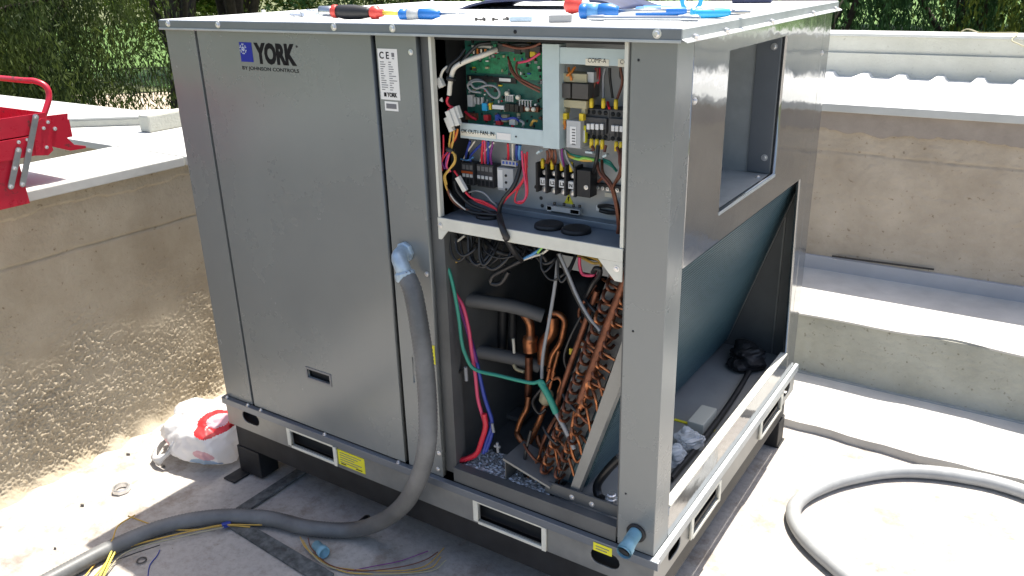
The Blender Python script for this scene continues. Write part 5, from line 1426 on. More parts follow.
# dense fan of thin copper beside the coil
for k in range(34):
    z = 0.40 + 0.50 * rnd.random()
    x = cx_at(z) - 0.06 - 0.15 * rnd.random()
    y = 0.055 + 0.07 * rnd.random()
    L_ = 0.07 + 0.10 * rnd.random()
    sl = 0.33 + 0.5 * (rnd.random() - .5)
    b_ = 0.02 * (rnd.random() - .5)
    if k % 3 == 0:
        pts = [(x, y, z), (x + 0.02, y - 0.012, z - 0.01), (x + 0.045, y - 0.01, z - 0.03), (x + 0.05, y + 0.01, z - 0.034)]
    else:
        pts = [(x, y, z), (x - sl * L_ * .4 + b_, y - 0.012, z - L_ * .4), (x - sl * L_ * .8 + b_, y - 0.008, z - L_ * .8), (x - sl * L_ + 0.015, y, z - L_ - 0.012), (x - sl * L_ + 0.032, y + 0.006, z - L_ + 0.004)]
    wire(pts, 0.0032 + 0.0016 * rnd.random(), ('copper', 'copper_dark', 'copper_dark', 'w_black')[k % 4], ac, 'capillary', 6, 5)
for k in range(14):
    x0 = 0.965 + 0.30 * rnd.random()
    y0 = 0.03 + 0.06 * rnd.random()
    zt = 0.995 - 0.02 * rnd.random()
    dz = 0.025 + 0.06 * rnd.random()
    dx = 0.03 + 0.09 * rnd.random()
    wire([(x0 - dx * .5, y0, zt), (x0 - dx * .35, y0 - .01, zt - dz * .7), (x0, y0 - .012, zt - dz), (x0 + dx * .4, y0, zt - dz * .6), (x0 + dx * .5, y0 + .03, zt)], 0.0022 + 0.0025 * rnd.random(), 'w_black', ac)
# tangle of black cables below the shelf
for k in range(16):
    x0 = 0.96 + 0.28 * rnd.random()
    y0 = 0.05 + 0.2 * rnd.random()
    pts = [(x0 - 0.06, y0, 0.97 + 0.02 * rnd.random())]
    for j in range(4):
        pts.append((pts[-1][0] + 0.05 * rnd.random() + 0.01, y0 + 0.04 * (rnd.random() - .5), pts[-1][2] - 0.03 * (rnd.random() - .25)))
    wire(pts, 0.004 + 0.003 * rnd.random(), 'w_black', ac)

# drain stub on the right post
MB().lathe((1.4825, -0.0005, 0.348), (0, -1, 0), [(0, 0.024), (0.004, 0.024), (0.006, 0.019), (0.004, 0.016)], 18).build('grommet', 'black', ac)
MB().tube(spline([(1.4825, 0.02, 0.352), (1.4825, -0.03, 0.346), (1.489, -0.06, 0.353), (1.488, -0.078, 0.348)], 5), 0.0165, 14, False).tube(spline([(1.488, -0.062, 0.35), (1.489, -0.079, 0.349)], 4), 0.0185, 14, False).build('drain_pipe', 'pipe_blue', ac)
q = (1.487, -0.075, 0.346)
MB().lathe(q, (-0.1, -1, -0.45), [(0, 0.0135), (0.002, 0.0135)], 14).build('pipe_bore', 'gap', ac)

# ================================================================== THINGS ROUND THE UNIT
def solo(o, label, category, group=None):
    o['label'] = label
    o['category'] = category
    if group:
        o['group'] = group
    return o

def ribbed(pts, r, pitch=0.0095, amp=0.0009, sides=14):
    P = np.array(spline(pts, 24))
    s = np.concatenate([[0], np.cumsum(np.linalg.norm(np.diff(P, axis=0), axis=1))])
    t = np.arange(0, s[-1], pitch / 2)
    Q = np.stack([np.interp(t, s, P[:, i]) for i in range(3)], 1)
    rr = [r + amp * (1 if i % 2 else -1) for i in range(len(Q))]
    return MB().tube([tuple(q) for q in Q], rr, sides)

# --- grey flexible conduit from the elbow down to the roof
cd = thing('flexible_conduit', (0.8, -0.06, 0), 'grey ribbed conduit hanging from the cabinet front and running left over the shaded roof', 'conduit')
ribbed([(0.868, -0.047, 0.894), (0.896, -0.056, 0.857), (0.924, -0.072, 0.768), (0.943, -0.085, 0.67), (0.956, -0.1, 0.569), (0.958, -0.115, 0.477), (0.923, -0.115, 0.367), (0.836, -0.09, 0.235), (0.707, -0.055, 0.106),
        (0.588, -0.055, 0.03), (0.468, -0.112, 0.026), (0.313, -0.15, 0.026), (0.175, -0.229, 0.026), (0.081, -0.339, 0.026), (0.036, -0.475, 0.026), (0.019, -0.603, 0.026), (0.008, -0.737, 0.026), (-0.006, -0.93, 0.026)], 0.0235).build('hose', 'conduit', cd)
el = MB().tube(spline([(0.834, 0.004, 0.934), (0.836, -0.022, 0.934), (0.845, -0.039, 0.929), (0.858, -0.046, 0.914), (0.866, -0.047, 0.898)], 6), 0.0195, 16)
el.build('elbow', 'elbow', cd)
MB().lathe((0.834, -0.0005, 0.934), (0, -1, 0), [(0, 0.026), (0.008, 0.026), (0.010, 0.022)], 8, False).build('lock_nut', 'elbow', cd)
MB().lathe((0.865, -0.047, 0.902), (0.3, -0.05, -0.95), [(0, 0.0215), (0.004, 0.0255), (0.018, 0.0255), (0.022, 0.024)], 12, False).build('lock_nut', 'elbow', cd)

# --- coil of pale hose on the sunny roof at the right
hz = MB()
hz = ribbed([(2.75, 0.95, 0.022), (2.55, 1.1, 0.022), (2.254, 1.201, 0.022), (2.076, 1.194, 0.022), (1.908, 1.125, 0.022), (1.779, 1, 0.022), (1.701, 0.875, 0.022), (1.671, 0.777, 0.022), (1.684, 0.698, 0.022), (1.737, 0.621, 0.022), (1.824, 0.552, 0.022), (1.914, 0.5, 0.022), (2.08, 0.44, 0.022), (2.35, 0.40, 0.022), (2.6, 0.46, 0.022), (2.78, 0.62, 0.022), (2.86, 0.85, 0.03), (2.72, 1.04, 0.05), (2.5, 1.14, 0.06)], 0.0225, amp=0.0004)
solo(hz.build('hose_coil', 'conduit_pale', None), 'pale grey hose lying in a loop on the sunlit roof at right', 'hose')

# --- red cantilever toolbox on the left coping
tbx = thing('toolbox', (-0.5, -0.3, 0.978), 'open red metal cantilever toolbox standing on the left white coping', 'toolbox')
XE = -0.335           # visible end of the box
XB = -0.78
def tray(name, y0, y1, z0, z1, xe, flare=0.0):
    b = MB()
    t_ = 0.004
    b.prism([(xe, y0, z0), (xe, y1, z0), (xe, y1 + flare, z1), (xe, y0 - flare, z1)], (-t_, 0, 0))
    b.prism([(XB, y0, z0), (XB, y1, z0), (XB, y1 + flare, z1), (XB, y0 - flare, z1)], (t_, 0, 0))
    b.prism([(xe - t_, y1, z0), (xe - t_, y1 - t_, z0), (xe - t_, y1 + flare - t_, z1), (xe - t_, y1 + flare, z1)], (XB - xe + 2 * t_, 0, 0))
    b.prism([(xe - t_, y0, z0), (xe - t_, y0 + t_, z0), (xe - t_, y0 - flare + t_, z1), (xe - t_, y0 - flare, z1)], (XB - xe + 2 * t_, 0, 0))
    b.box((xe - t_, y0 + t_, z0), (XB + t_, y1 - t_, z0 + t_))
    return b.build(name, 'tb_red', tbx, 0.0008)
base = tray('body', -0.52, -0.305, 0.979, 1.118, XE, -0.004)
MB().tube([(XE + 0.002, -0.30, 1.118), (XB, -0.30, 1.118)], 0.004, 8).build('rim', 'tb_red', base)
t1 = tray('tray', -0.43, -0.222, 1.112, 1.168, XE + 0.006)
t2 = tray('tray', -0.37, -0.205, 1.172, 1.228, XE + 0.004)
tray('tray', -0.62, -0.45, 1.112, 1.165, XE + 0.002)
# end brackets beside the trays
MB().prism([(-0.53, -0.101, 1.188), (-0.53, -0.033, 1.186), (-0.53, -0.051, 1.109), (-0.53, -0.034, 1.085), (-0.53, 0.003, 1.074), (-0.53, 0.002, 1.067), (-0.53, -0.051, 1.068), (-0.53, -0.114, 1.095)], (-0.004, 0, 0)).build('hinge_plate', 'tb_red', tbx, 0.0006)
tray('tray', -0.245, -0.030, 1.110, 1.165, -0.536)  # tray added to throw the toolbox shadow onto the coping
MB().prism([(XE + 0.008, -0.222, 1.214), (XE + 0.008, -0.195, 1.205), (XE + 0.008, -0.212, 1.16), (XE + 0.008, -0.208, 1.118), (XE + 0.008, -0.226, 1.106), (XE + 0.008, -0.262, 1.112), (XE + 0.008, -0.245, 1.2)], (-0.003, 0, 0)).build('hinge_plate', 'tb_red', tbx, 0.0006)
def arm(a, b, w_=0.017):
    a, b = Vector(a), Vector(b)
    d = (b - a).normalized()
    n_ = Vector((0, -d.z, d.y))
    poly = []
    for c, s_ in ((a, -1), (b, 1)):
        for k in range(7):
            an = math.pi * k / 6
            poly.append(c + d * s_ * math.sin(an) * w_ / 2 + n_ * (-s_) * math.cos(an) * w_ / 2 * -1)
    o = MB().prism(poly, (0.0025, 0, 0)).build('link_arm', 'steel', tbx)
    for c in (a, b, (a + b) / 2):
        screw((c.x + 0.0026, c.y, c.z), (1, 0, 0), 0.0042, tbx, name='rivet', h=0.003)
arm((XE + 0.012, -0.308, 1.137), (XE + 0.012, -0.352, 1.041))
arm((XE + 0.0155, -0.241, 1.221), (XE + 0.0155, -0.321, 1.041))
for y, z in ((-0.206, 1.20), (-0.222, 1.185), (-0.226, 1.13), (-0.300, 1.158), (-0.275, 1.16), (-0.262, 1.158)):
    screw((XE + 0.0085, y, z), (1, 0, 0), 0.0036, tbx, name='rivet', h=0.003)
screw((-0.5295, -0.085, 1.145), (1, 0, 0), 0.0045, tbx, name='rivet', h=0.004)
wire([(XE - 0.006, -0.216, 1.205), (XE - 0.008, -0.195, 1.235), (XE - 0.012, -0.176, 1.268), (XE - 0.02, -0.174, 1.296), (XE - 0.045, -0.188, 1.312), (XE - 0.09, -0.20, 1.314), (XE - 0.3, -0.20, 1.314), (XB + 0.1, -0.20, 1.31), (XB + 0.05, -0.20, 1.28), (XB + 0.03, -0.21, 1.215)], 0.0085, 'tb_red', tbx, 'handle', 12, 8)
boxp('lining', (XE - 0.02, -0.42, 1.1165), (XB + 0.02, -0.23, 1.125), 'black', t1)

# --- plastic shopping bag between wall and cabinet
bag = thing('plastic_bag', (-0.20, 0.0, 0), 'crumpled white plastic shopping bag with red print beside the cabinet leg', 'bag')
bm = bmesh.new()
bmesh.ops.create_icosphere(bm, subdivisions=6, radius=1.0)
co_ = np.array([v.co for v in bm.verts])
n1 = vnoise(co_[:, 0] + 3, co_[:, 1] * 1.3 + co_[:, 2], 1.3, 91) + 0.35 * vnoise(co_[:, 2] * 1.5 + 5, co_[:, 0] - co_[:, 1], 2.6, 92)
def fold(u, v, s, sd):
    return -np.abs(vnoise(u, v, s, sd)) ** 0.7
cre = fold(co_[:, 0] * 1.2 + co_[:, 2] * .9 + 9, co_[:, 1] * .5 - co_[:, 2] * .3, 2.4, 93) + 0.5 * fold(co_[:, 2] * .4 - co_[:, 0] * 1.4 + 4, co_[:, 1] + co_[:, 2] * .3, 4.2, 94) + 0.22 * fold(co_[:, 2] * .5 + co_[:, 0] + 2, co_[:, 1] - .5 * co_[:, 0], 8, 95)
rad = 1.12 + 0.34 * n1 + 0.20 * cre
P = co_ * rad[:, None]
P[:, 0] *= 0.165
P[:, 1] *= 0.115
P[:, 2] = np.maximum(P[:, 2] * 0.098 + 0.085, 0.0035 + 0.004 * (co_[:, 2] + 1))
P[:, 0] += -0.180 + 0.15 * (P[:, 2] - 0.085)
P[:, 1] += 0.03
P[:, 0] = np.where(P[:, 0] > -0.05, -0.05 + (P[:, 0] + 0.05) * 0.4, P[:, 0])
for v, p in zip(bm.verts, P):
    v.co = p
bm.normal_update()
def patch(cen, rx, ry, rz, off, inner=0.0):
    c = np.array(cen)
    nb = bmesh.new()
    mp_ = {}
    for f in bm.faces:
        q = np.array(f.calc_center_median())
        dd = (((q - c) / np.array([rx, ry, rz])) ** 2).sum()
        if inner < dd < 1:
            vs2 = []
            for v in f.verts:
                if v.index not in mp_:
                    mp_[v.index] = nb.verts.new(v.co + v.normal * off)
                vs2.append(mp_[v.index])
            nb.faces.new(vs2)
    me = bpy.data.meshes.new('patch')
    nb.to_mesh(me)
    nb.free()
    me.polygons.foreach_set('use_smooth', [True] * len(me.polygons))
    return me
me = bpy.data.meshes.new('sack')
bm.to_mesh(me)
me.polygons.foreach_set('use_smooth', [True] * len(me.polygons))
link('sack', me, 'bag', bag)
bm.verts.index_update()
link('red_print', patch((-0.075, -0.03, 0.178), 0.075, 0.12, 0.045, 0.0012, 0.42), 'bag_red', bag)
link('pink_print', patch((-0.075, -0.03, 0.178), 0.046, 0.08, 0.028, 0.0014), 'bag_pink', bag)
link('red_print', patch((-0.245, -0.07, 0.085), 0.02, 0.06, 0.012, 0.0012), 'bag_pink', bag)
link('contents_tint', patch((-0.075, -0.09, 0.075), 0.04, 0.09, 0.022, 0.0010), 'bag_pink', bag)
link('contents_tint', patch((-0.085, -0.09, 0.033), 0.06, 0.09, 0.024, 0.0011), 'bag_blue', bag)
bm.free()
hp = spline([(-0.20, -0.080, 0.105), (-0.225, -0.115, 0.055), (-0.262, -0.130, 0.022), (-0.305, -0.118, 0.018), (-0.322, -0.075, 0.035), (-0.30, -0.02, 0.075)], 8)
hv, hf = [], []
for i, q in enumerate(hp):
    wv = 0.020 + 0.006 * math.sin(i * 0.5)
    hv += [(q[0] + 0.008, q[1] + 0.012, q[2] + wv), (q[0] + 0.002 * math.sin(i), q[1] - 0.004, q[2] + wv * 0.3), (q[0], q[1] + 0.004, max(0.003, q[2] - wv * 0.7))]
for i in range(len(hp) - 1):
    hf += [(3 * i, 3 * i + 1, 3 * i + 4, 3 * i + 3), (3 * i + 1, 3 * i + 2, 3 * i + 5, 3 * i + 4)]
hn = link('carry_handle', me_from(hv, hf, True), 'bag', bag)
hn.modifiers.new('thickness', 'SOLIDIFY').thickness = 0.0015

# --- small things on the roof
p = (-0.241, -0.281, 0)
nb_ = MB()
ring = [(0.0, 0.022), (0.0, 0.027), (0.011, 0.027), (0.013, 0.025), (0.013, 0.021), (0.0, 0.0205)]
v_, f_ = [], []
for k in range(28):
    a = 2 * math.pi * k / 28
    sc_ = 1.06 if k % 4 < 2 else 1.0
    for (h, r_) in ring:
        rr2 = r_ * (sc_ if r_ > 0.024 else 1)
        v_.append((p[0] + rr2 * math.cos(a), p[1] + rr2 * math.sin(a), 0.003 + h * 1.1))
for k in range(28):
    for j in range(6):
        f_.append((k * 6 + j, k * 6 + (j + 1) % 6, ((k + 1) % 28) * 6 + (j + 1) % 6, ((k + 1) % 28) * 6 + j))
nb_.add(v_, f_)
solo(nb_.build('lock_nut', 'zinc', None), 'steel conduit lock nut lying on the sunlit patch near the rough wall', 'nut')
p = (0.136, -0.459, 0)
wr = MB().tube([(p[0] + 0.013 * math.cos(a / 3), p[1] + 0.013 * math.sin(a / 3), 0.006) for a in range(20)], 0.0022, 6)
solo(wr.build('washer_ring', 'iron', None), 'small dark ring on the shaded roof near the frame bottom', 'ring')
for k, (q, s_) in enumerate((((-0.249, -0.12, 0), 0.010), ((-0.277, -0.398, 0), 0.009), ((-0.426, -0.139, 0), 0.010), ((-0.141, -0.563, 0), 0.006))):
    b = MB()
    b.prism([(q[0] - s_, q[1], 0.001), (q[0], q[1] - s_ * .5, 0.001), (q[0] + s_ * 1.1, q[1] + s_ * .2, 0.001), (q[0] + s_ * .2, q[1] + s_ * .6, 0.001)], (0.001, 0, 0.005))
    solo(b.build('debris_chip', 'iron', None, 0.001), ('dark debris chip just below the plastic bag', 'dark debris chip left of the lock nut', 'debris chip by the wall foot left of the bag', 'tiny debris chip just above the lit conduit')[k], 'debris')
# weathered flat bars on the roof
solo(MB().box((0.172, -0.150, 0.0015), (0.214, 0.42, 0.010)).build('flat_bar', 'strip', None, 0.002), 'weathered dark flat bar running back under the cabinet', 'metal bar')
solo(MB().prism([(0.205, -0.222, 0.0015), (0.225, -0.178, 0.0015), (0.66, -0.205, 0.0015), (0.66, -0.257, 0.0015)], (0, 0, 0.009)).build('flat_bar', 'strip', None, 0.002), 'weathered dark flat bar lying along the cabinet front under the conduit', 'metal bar')
# black screwdriver-like tool in the shadow
dk_ = MB().lathe((0.567, -0.023, 0.011), (0.0, 1, 0.0), [(0, 0.003), (0.02, 0.004), (0.022, 0.010), (0.05, 0.011), (0.062, 0.006)], 10)
solo(dk_.build('black_plug', 'black_gloss', None), 'small black plug on the roof beside the hanging conduit', 'plug')
cap = MB().lathe((0.537, -0.154, 0.021), (0.9, -0.25, 0), [(0, 0.015), (0.03, 0.0155), (0.032, 0.018), (0.05, 0.018), (0.0505, 0.015), (0.04, 0.014)], 16)
solo(cap.build('pipe_coupling', 'pipe_blue', None), 'small blue pipe coupling on the shaded roof with wires through it', 'coupling')
# loose conductors
lw1 = thing('wire_bundle', (0.1, -0.3, 0), 'loose yellow and dark wires tied with blue tape along the conduit', 'wires')
for pts, m_, r_ in (([(-0.029, -0.386, 0.05), (0.076, -0.343, 0.02), (0.156, -0.296, 0.014), (0.222, -0.237, 0.02), (0.32, -0.17, 0.016)], 'w_yellow', 0.0022), ([(0.09, -0.574, 0.012), (0.051, -0.472, 0.012), (0.118, -0.35, 0.012), (0.219, -0.238, 0.016), (0.292, -0.193, 0.012)], 'w_yellow', 0.0026),
                    ([(0.144, -0.606, 0.012), (0.075, -0.471, 0.014), (0.151, -0.339, 0.014), (0.233, -0.242, 0.02)], 'bobbin', 0.0018), ([(0.066, -0.589, 0.012), (0.032, -0.523, 0.014), (0.036, -0.479, 0.05), (0.004, -0.438, 0.06), (-0.008, -0.375, 0.055)], 'w_yellow', 0.0022),
                    ([(0.128, -0.57, 0.012), (0.081, -0.528, 0.014), (0.096, -0.468, 0.014), (0.129, -0.392, 0.012)], 'w_black', 0.0018), ([(0.137, -0.611, 0.012), (0.091, -0.545, 0.02), (0.045, -0.486, 0.03)], 'tool_yellow', 0.0034), ([(0.151, -0.602, 0.012), (0.093, -0.534, 0.02), (0.067, -0.494, 0.03)], 'tool_yellow', 0.003),
                    ([(0.21, -0.489, 0.004), (0.173, -0.457, 0.004), (0.155, -0.422, 0.004), (0.139, -0.401, 0.004)], 'w_blue', 0.0016)):
    wire(pts, r_, m_, lw1)
MB().bar((0.221, -0.24, 0.018), (0.233, -0.216, 0.018), 0.014, 0.014).build('tape_wrap', 'w_blue', lw1, 0.002)
lw2 = thing('wire_bundle', (0.7, -0.12, 0), 'loose stripped wire ends fanning out in front of the cabinet', 'wires')
for pts, m_ in (([(0.468, -0.152, 0.02), (0.517, -0.175, 0.016), (0.588, -0.182, 0.008), (0.655, -0.177, 0.006), (0.785, -0.111, 0.006), (0.856, -0.043, 0.006), (0.859, 0.042, 0.012)], 'w_yellow'), ([(0.491, -0.162, 0.025), (0.54, -0.182, 0.016), (0.604, -0.186, 0.008), (0.694, -0.177, 0.006), (0.814, -0.103, 0.006), (0.874, -0.042, 0.006), (0.876, 0.006, 0.012)], 'w_yellow'),
                ([(0.497, -0.147, 0.025), (0.539, -0.172, 0.02), (0.625, -0.186, 0.01), (0.714, -0.158, 0.008), (0.8, -0.085, 0.008), (0.843, -0.027, 0.01), (0.855, 0.019, 0.012)], 'w_brown'), ([(0.679, -0.182, 0.006), (0.734, -0.118, 0.006), (0.783, -0.066, 0.008), (0.828, 0.007, 0.012)], 'w_purple'), ([(0.504, -0.166, 0.022), (0.582, -0.191, 0.012), (0.661, -0.183, 0.006), (0.769, -0.136, 0.006), (0.881, -0.052, 0.006), (0.895, 0.005, 0.01)], 'bobbin')):
    wire(pts, 0.0016, m_, lw2)

# --- things lying in the right-hand compartment
bx = MB().box((1.405, 0.50, 0.3325), (1.452, 0.61, 0.372)).build('small_carton', 'box_white', None, 0.002)
solo(bx, 'small off-white carton lying in the side compartment under the blue coil', 'carton')
tp_ = MB().box((1.345, 0.545, 0.3325), (1.47, 0.556, 0.3345)).build('tape_strip', 'yellow_tag', None)
solo(tp_, 'thin yellow strip lying behind the carton in the side compartment', 'strip')
def crumple(name, c, sx, sy, sz, m_, seed, label, cat):
    b = bmesh.new()
    bmesh.ops.create_icosphere(b, subdivisions=4, radius=1.0)
    q = np.array([v.co for v in b.verts])
    r_ = 1 + 0.6 * vnoise(q[:, 0] + 5, q[:, 1] + q[:, 2], 1.6, seed) - 0.55 * np.abs(vnoise(q[:, 2] * 1.3 + 3, q[:, 0] - q[:, 1], 3.2, seed + 1))
    q = q * r_[:, None] * np.array([sx, sy, sz])
    q[:, 2] = np.maximum(q[:, 2], -sz * 0.6)
    for v, p_ in zip(b.verts, q + np.array(c)):
        v.co = p_
    me_ = bpy.data.meshes.new(name)
    b.to_mesh(me_)
    b.free()
    return solo(link(name, me_, m_), label, cat)
crumple('crumpled_film', (1.437, 0.435, 0.354), 0.042, 0.05, 0.032, 'film', 131, 'crumpled clear plastic film beside the carton in the side compartment', 'film')
crumple('crumpled_film', (1.432, 0.345, 0.35), 0.03, 0.036, 0.03, 'film', 141, 'crumpled bluish plastic film nearest the corner post in the side compartment', 'film')
crumple('dark_rag', (1.40, 1.02, 0.362), 0.07, 0.08, 0.042, 'black', 151, 'crumpled black rag at the far end of the side compartment', 'rag')
MB_p = MB().tube(spline([(1.462, 0.25, 0.343), (1.464, 0.5, 0.343), (1.455, 0.75, 0.343), (1.44, 0.95, 0.345)], 8), 0.009, 8)
solo(MB_p.build('sleeve_tube', 'stand', None), 'dark cable sleeve lying along the sill of the side compartment', 'cable')

# --- tools on the lid
ZL = 1.4775
def handle(o, ax, prof, m_, name, parent=None, sides=14):
    return MB().lathe(o, ax, prof, sides).build(name, m_, parent)
# large insulated screwdriver
sd = thing('screwdriver', (0.6, 0.07, ZL), 'big screwdriver with red and black handle and yellow shaft on the lid edge', 'screwdriver')
o0, ax = Vector((0.565, 0.095, ZL + 0.018)), Vector((0.97, 0.24, -0.03)).normalized()
handle(o0, ax, [(0, 0.012), (0.002, 0.016), (0.013, 0.0165), (0.015, 0.015)], 'tool_red', 'collar', sd)
handle(o0, ax, [(0.0152, 0.015), (0.03, 0.017), (0.065, 0.0178), (0.10, 0.013), (0.108, 0.012)], 'black', 'grip', sd)
handle(o0, ax, [(0.108, 0.012), (0.112, 0.016), (0.126, 0.0165), (0.13, 0.011), (0.142, 0.009)], 'tool_red', 'guard', sd)
handle(o0, ax, [(0.142, 0.0055), (0.185, 0.005)], 'tool_yellow', 'shaft', sd)
handle(o0, ax, [(0.185, 0.004), (0.21, 0.0035)], 'tool_red', 'tip', sd)
sk = handle(o0, -ax, [(0.0005, 0.0125), (0.004, 0.0135), (0.035, 0.013), (0.036, 0.010)], 'steel', 'steel_socket', sd, 12)
# scraps of small hardware near the left end
hw = [(0.346, 0.163, 1.482), (0.266, 0.256, 1.482), (0.403, 0.147, 1.482), (0.277, 0.285, 1.482), (0.414, 0.172, 1.482), (0.362, 0.241, 1.482)]
ORD = ['leftmost', 'second', 'third', 'fourth', 'fifth', 'sixth', 'seventh']
for k, (x, y, z) in enumerate(hw):
    b = MB().lathe((x, y, ZL + 0.005), (math.cos(k * 1.9 + .5), math.sin(k * 1.9 + .5), 0.1), [(0, 0.009), (0.006, 0.009), (0.0062, 0.0045), (0.036, 0.0045), (0.037, 0.003)], 6, False)
    solo(b.build('loose_bolt', 'zinc', None), ORD[k] + ' loose steel bolt, from the left, in the pile before the big screwdriver', 'bolt', 'bolts on the lid')
def plain_driver(name, o, ax, L, r, shaft, label, m1='tool_blue', m2='light_grey', z=0.0):
    t = thing(name, o, label, 'screwdriver')
    o = Vector(o) + Vector((0, 0, r + z))
    ax = Vector(ax).normalized()
    handle(o, ax, [(0, r * .7), (0.003, r * .95), (L * .22, r)], m1, 'end_cap', t)
    handle(o, ax, [(L * .22, r), (L * .5, r * .92)], m2, 'grip_band', t)
    handle(o, ax, [(L * .5, r * .95), (L * .8, r), (L * .93, r * .7), (L, r * .6)], m1, 'grip', t)
    handle(o, ax, [(L, r * .25), (L + shaft, r * .22)], 'steel', 'shaft', t, 8)
    return t
plain_driver('screwdriver', (0.80, 0.075, ZL), (0.93, 0.36, 0), 0.10, 0.013, 0.06, 'short blue handled screwdriver next to the big red and black one', z=0.0005)
# adhesive cloth/glove: dark blue folded sleeve at the back
fb = MB()
for i in range(13):
    for j in range(6):
        pass
def cloth_pos(U, V):
    z = ZL + 0.018 + 0.045 * np.exp(-((V - 0.72) / 0.10) ** 2) * np.exp(-((U - 0.85) / 0.22) ** 4) + 0.010 * vnoise(U, V, 14, 161)
    z = np.maximum(z - 0.02 * np.clip(np.abs(U - 0.85) / 0.27, 0, 1) ** 6, ZL + 0.0015)
    return np.stack([U, V, z], -1)
cl = link('folded_cloth', grid_mesh(np.linspace(0.58, 1.12, 46), np.linspace(0.60, 0.86, 26), cloth_pos), 'navy')
solo(cl, 'dark blue folded cloth lying at the back of the cabinet lid', 'cloth')
cs = cl.modifiers.new('thickness', 'SOLIDIFY')
cs.thickness = 0.006
# grey block, pale blue tag, scraps
solo(MB().obox((1.228, 0.09, ZL + 0.0075), (0.048, 0.02, 0.014), Matrix.Rotation(0.35, 3, 'Z')).build('sanding_block', 'tool_grey', None, 0.001), 'small grey block on the front edge of the lid', 'block')
solo(MB().obox((1.125, 0.10, ZL + 0.005), (0.05, 0.022, 0.009), Matrix.Rotation(0.3, 3, 'Z')).build('relay_part', 'elbow', None, 0.001), 'pale blue grey part left of the small grey block on the lid', 'part')
for k in range(7):
    x, y = 1.0 + 0.014 * k, 0.10 + 0.05 * rnd.random()
    b = MB().lathe((x, y, ZL + 0.003), (math.cos(k * 2.1), math.sin(k * 2.1), 0), [(0, 0.0045), (0.003, 0.0045), (0.0032, 0.0022), (0.014, 0.0022)], 6, False)
    solo(b.build('loose_screw', 'iron', None), ORD[k] + ' tiny dark screw, from the left, in the scatter mid lid', 'screw', 'screws on the lid')
# red ball-ended tool
rb = thing('hammer', (1.10, 0.33, ZL), 'red rounded knob with pale end behind the small grey block', 'knob')
handle(Vector((1.08, 0.36, ZL + 0.022)), Vector((1, 0.3, 0)), [(0, 0.004), (0.006, 0.017), (0.02, 0.0215), (0.036, 0.018), (0.044, 0.009)], 'tool_red', 'knob', rb)
handle(Vector((1.123, 0.373, ZL + 0.022)), Vector((1, 0.3, 0)), [(0, 0.01), (0.004, 0.014), (0.014, 0.014), (0.017, 0.009)], 'offwhite', 'end_cap', rb)
# long screwdriver / nut driver with blue ribbed handle
nd = plain_driver('screwdriver', (1.225, 0.175, ZL), (0.95, 0.33, 0), 0.085, 0.0165, 0.10, 'thick blue screwdriver pointing right beside the grey block', 'tool_blue', 'light_blue', z=0.0005)
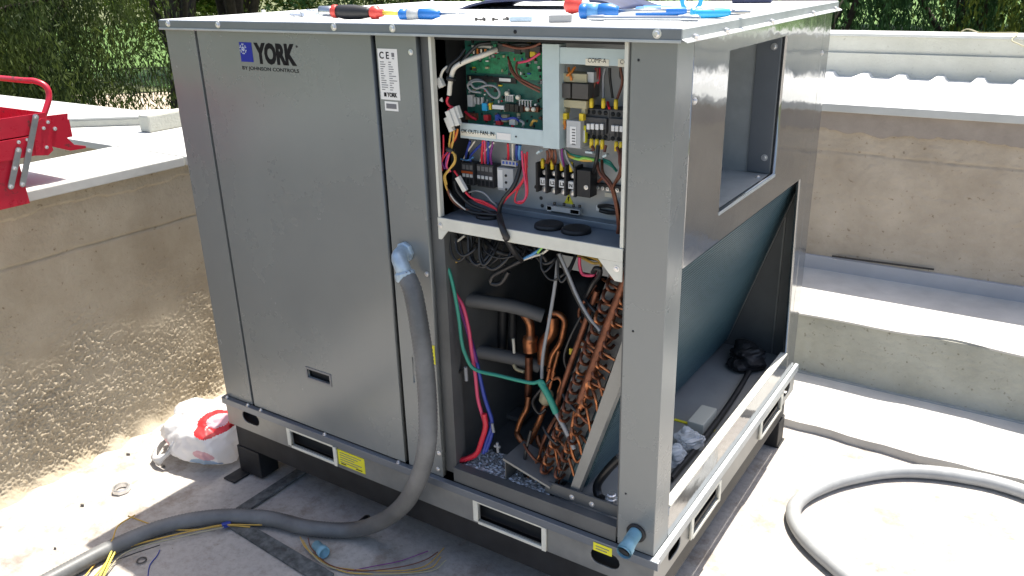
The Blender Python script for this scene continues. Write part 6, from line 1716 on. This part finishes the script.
# pliers
def pliers(o, yaw, label, m1, m2, L=0.11, half=0.013):
    t = thing('pliers', o, label, 'pliers')
    R_ = Matrix.Rotation(yaw, 3, 'Z')
    o = Vector(o) + Vector((0, 0, 0.011))
    for s_ in (-1, 1):
        pts = [o + R_ @ Vector((x, s_ * y, 0)) for x, y in ((0, half * 1.5), (L * .3, half * 1.7), (L * .7, half * 1.1), (L, half * .45))]
        MB().tube(spline(pts, 5), [0.0095, 0.0102, 0.0105, 0.0105, 0.0105, 0.010, 0.010, 0.010, 0.010, 0.010, 0.0098, 0.0095, 0.009, 0.0085, 0.008, 0.006], 10).build('grip', m1, t)
        pts = [o + R_ @ Vector((x, s_ * y, 0)) for x, y in ((L * .15, half * 1.65), (L * .5, half * 1.45))]
        MB().tube([pts[0] + Vector((0, 0, .003)), pts[1] + Vector((0, 0, .003))], 0.0093, 8).build('grip_pad', m2, t)
        pts = [o + R_ @ Vector((x, s_ * y, 0)) for x, y in ((L, half * .4), (L * 1.25, half * .55), (L * 1.6, half * .1))]
        MB().tube(spline(pts, 4), [0.006, 0.006, 0.0065, 0.007, 0.0065, 0.006, 0.005, 0.004, 0.003], 8).build('jaw', 'steel', t)
    MB().lathe(o + R_ @ Vector((L * 1.12, 0, -0.006)), (0, 0, 1), [(0, 0.010), (0.012, 0.010), (0.0125, 0.007)], 12).build('pivot', 'steel', t)
pliers((1.30, 0.30, ZL), 0.42, 'blue handled pliers behind the long steel rod on the lid', 'tool_blue', 'tool_blue')
pliers((1.455, 0.25, ZL), 0.62, 'blue and grey handled cutters at the right corner of the lid', 'tool_cyan', 'tool_grey', 0.075, 0.010)
# steel rod tool
rd = thing('steel_rod', (1.4, 0.12, ZL), 'long thin steel rod lying along the front edge of the lid', 'rod')
handle(Vector((1.272, 0.125, ZL + 0.007)), Vector((1, 0.09, 0)), [(0, 0.004), (0.01, 0.006), (0.035, 0.0065), (0.04, 0.005), (0.20, 0.005), (0.205, 0.0065), (0.235, 0.0065), (0.24, 0.003)], 'steel', 'shank', rd, 12)
# roll of cyan tape standing at the right
tr_ = MB()
v_, f_ = [], []
prof = [(-0.009, 0.017), (-0.009, 0.026), (0.009, 0.026), (0.009, 0.017)]
for k in range(32):
    a = 2 * math.pi * k / 32
    for h, r_ in prof:
        v_.append(Vector((1.362, 0.47, ZL + 0.0265)) + Vector((0.45, -0.89, 0)) * h + Vector((0.89, 0.45, 0)) * r_ * math.cos(a) + Vector((0, 0, 1)) * r_ * math.sin(a))
for k in range(32):
    for j in range(4):
        f_.append((k * 4 + j, k * 4 + (j + 1) % 4, ((k + 1) % 32) * 4 + (j + 1) % 4, ((k + 1) % 32) * 4 + j))
tr_.add(v_, f_)
solo(tr_.build('tape_roll', 'tool_cyan', None, 0.001), 'roll of bright blue tape standing on edge on the lid', 'tape')
solo(MB().obox((1.345, 0.36, ZL + 0.0095), (0.06, 0.022, 0.018), Matrix.Rotation(0.4, 3, 'Z')).build('battery_pack', 'navy', None, 0.003), 'dark navy block in front of the blue tape roll', 'block')
solo(MB().obox((1.33, 1.02, ZL + 0.0125), (0.11, 0.05, 0.024), Matrix.Rotation(0.2, 3, 'Z')).build('dark_case', 'navy', None, 0.003), 'dark case at the far right end of the cabinet lid', 'case')
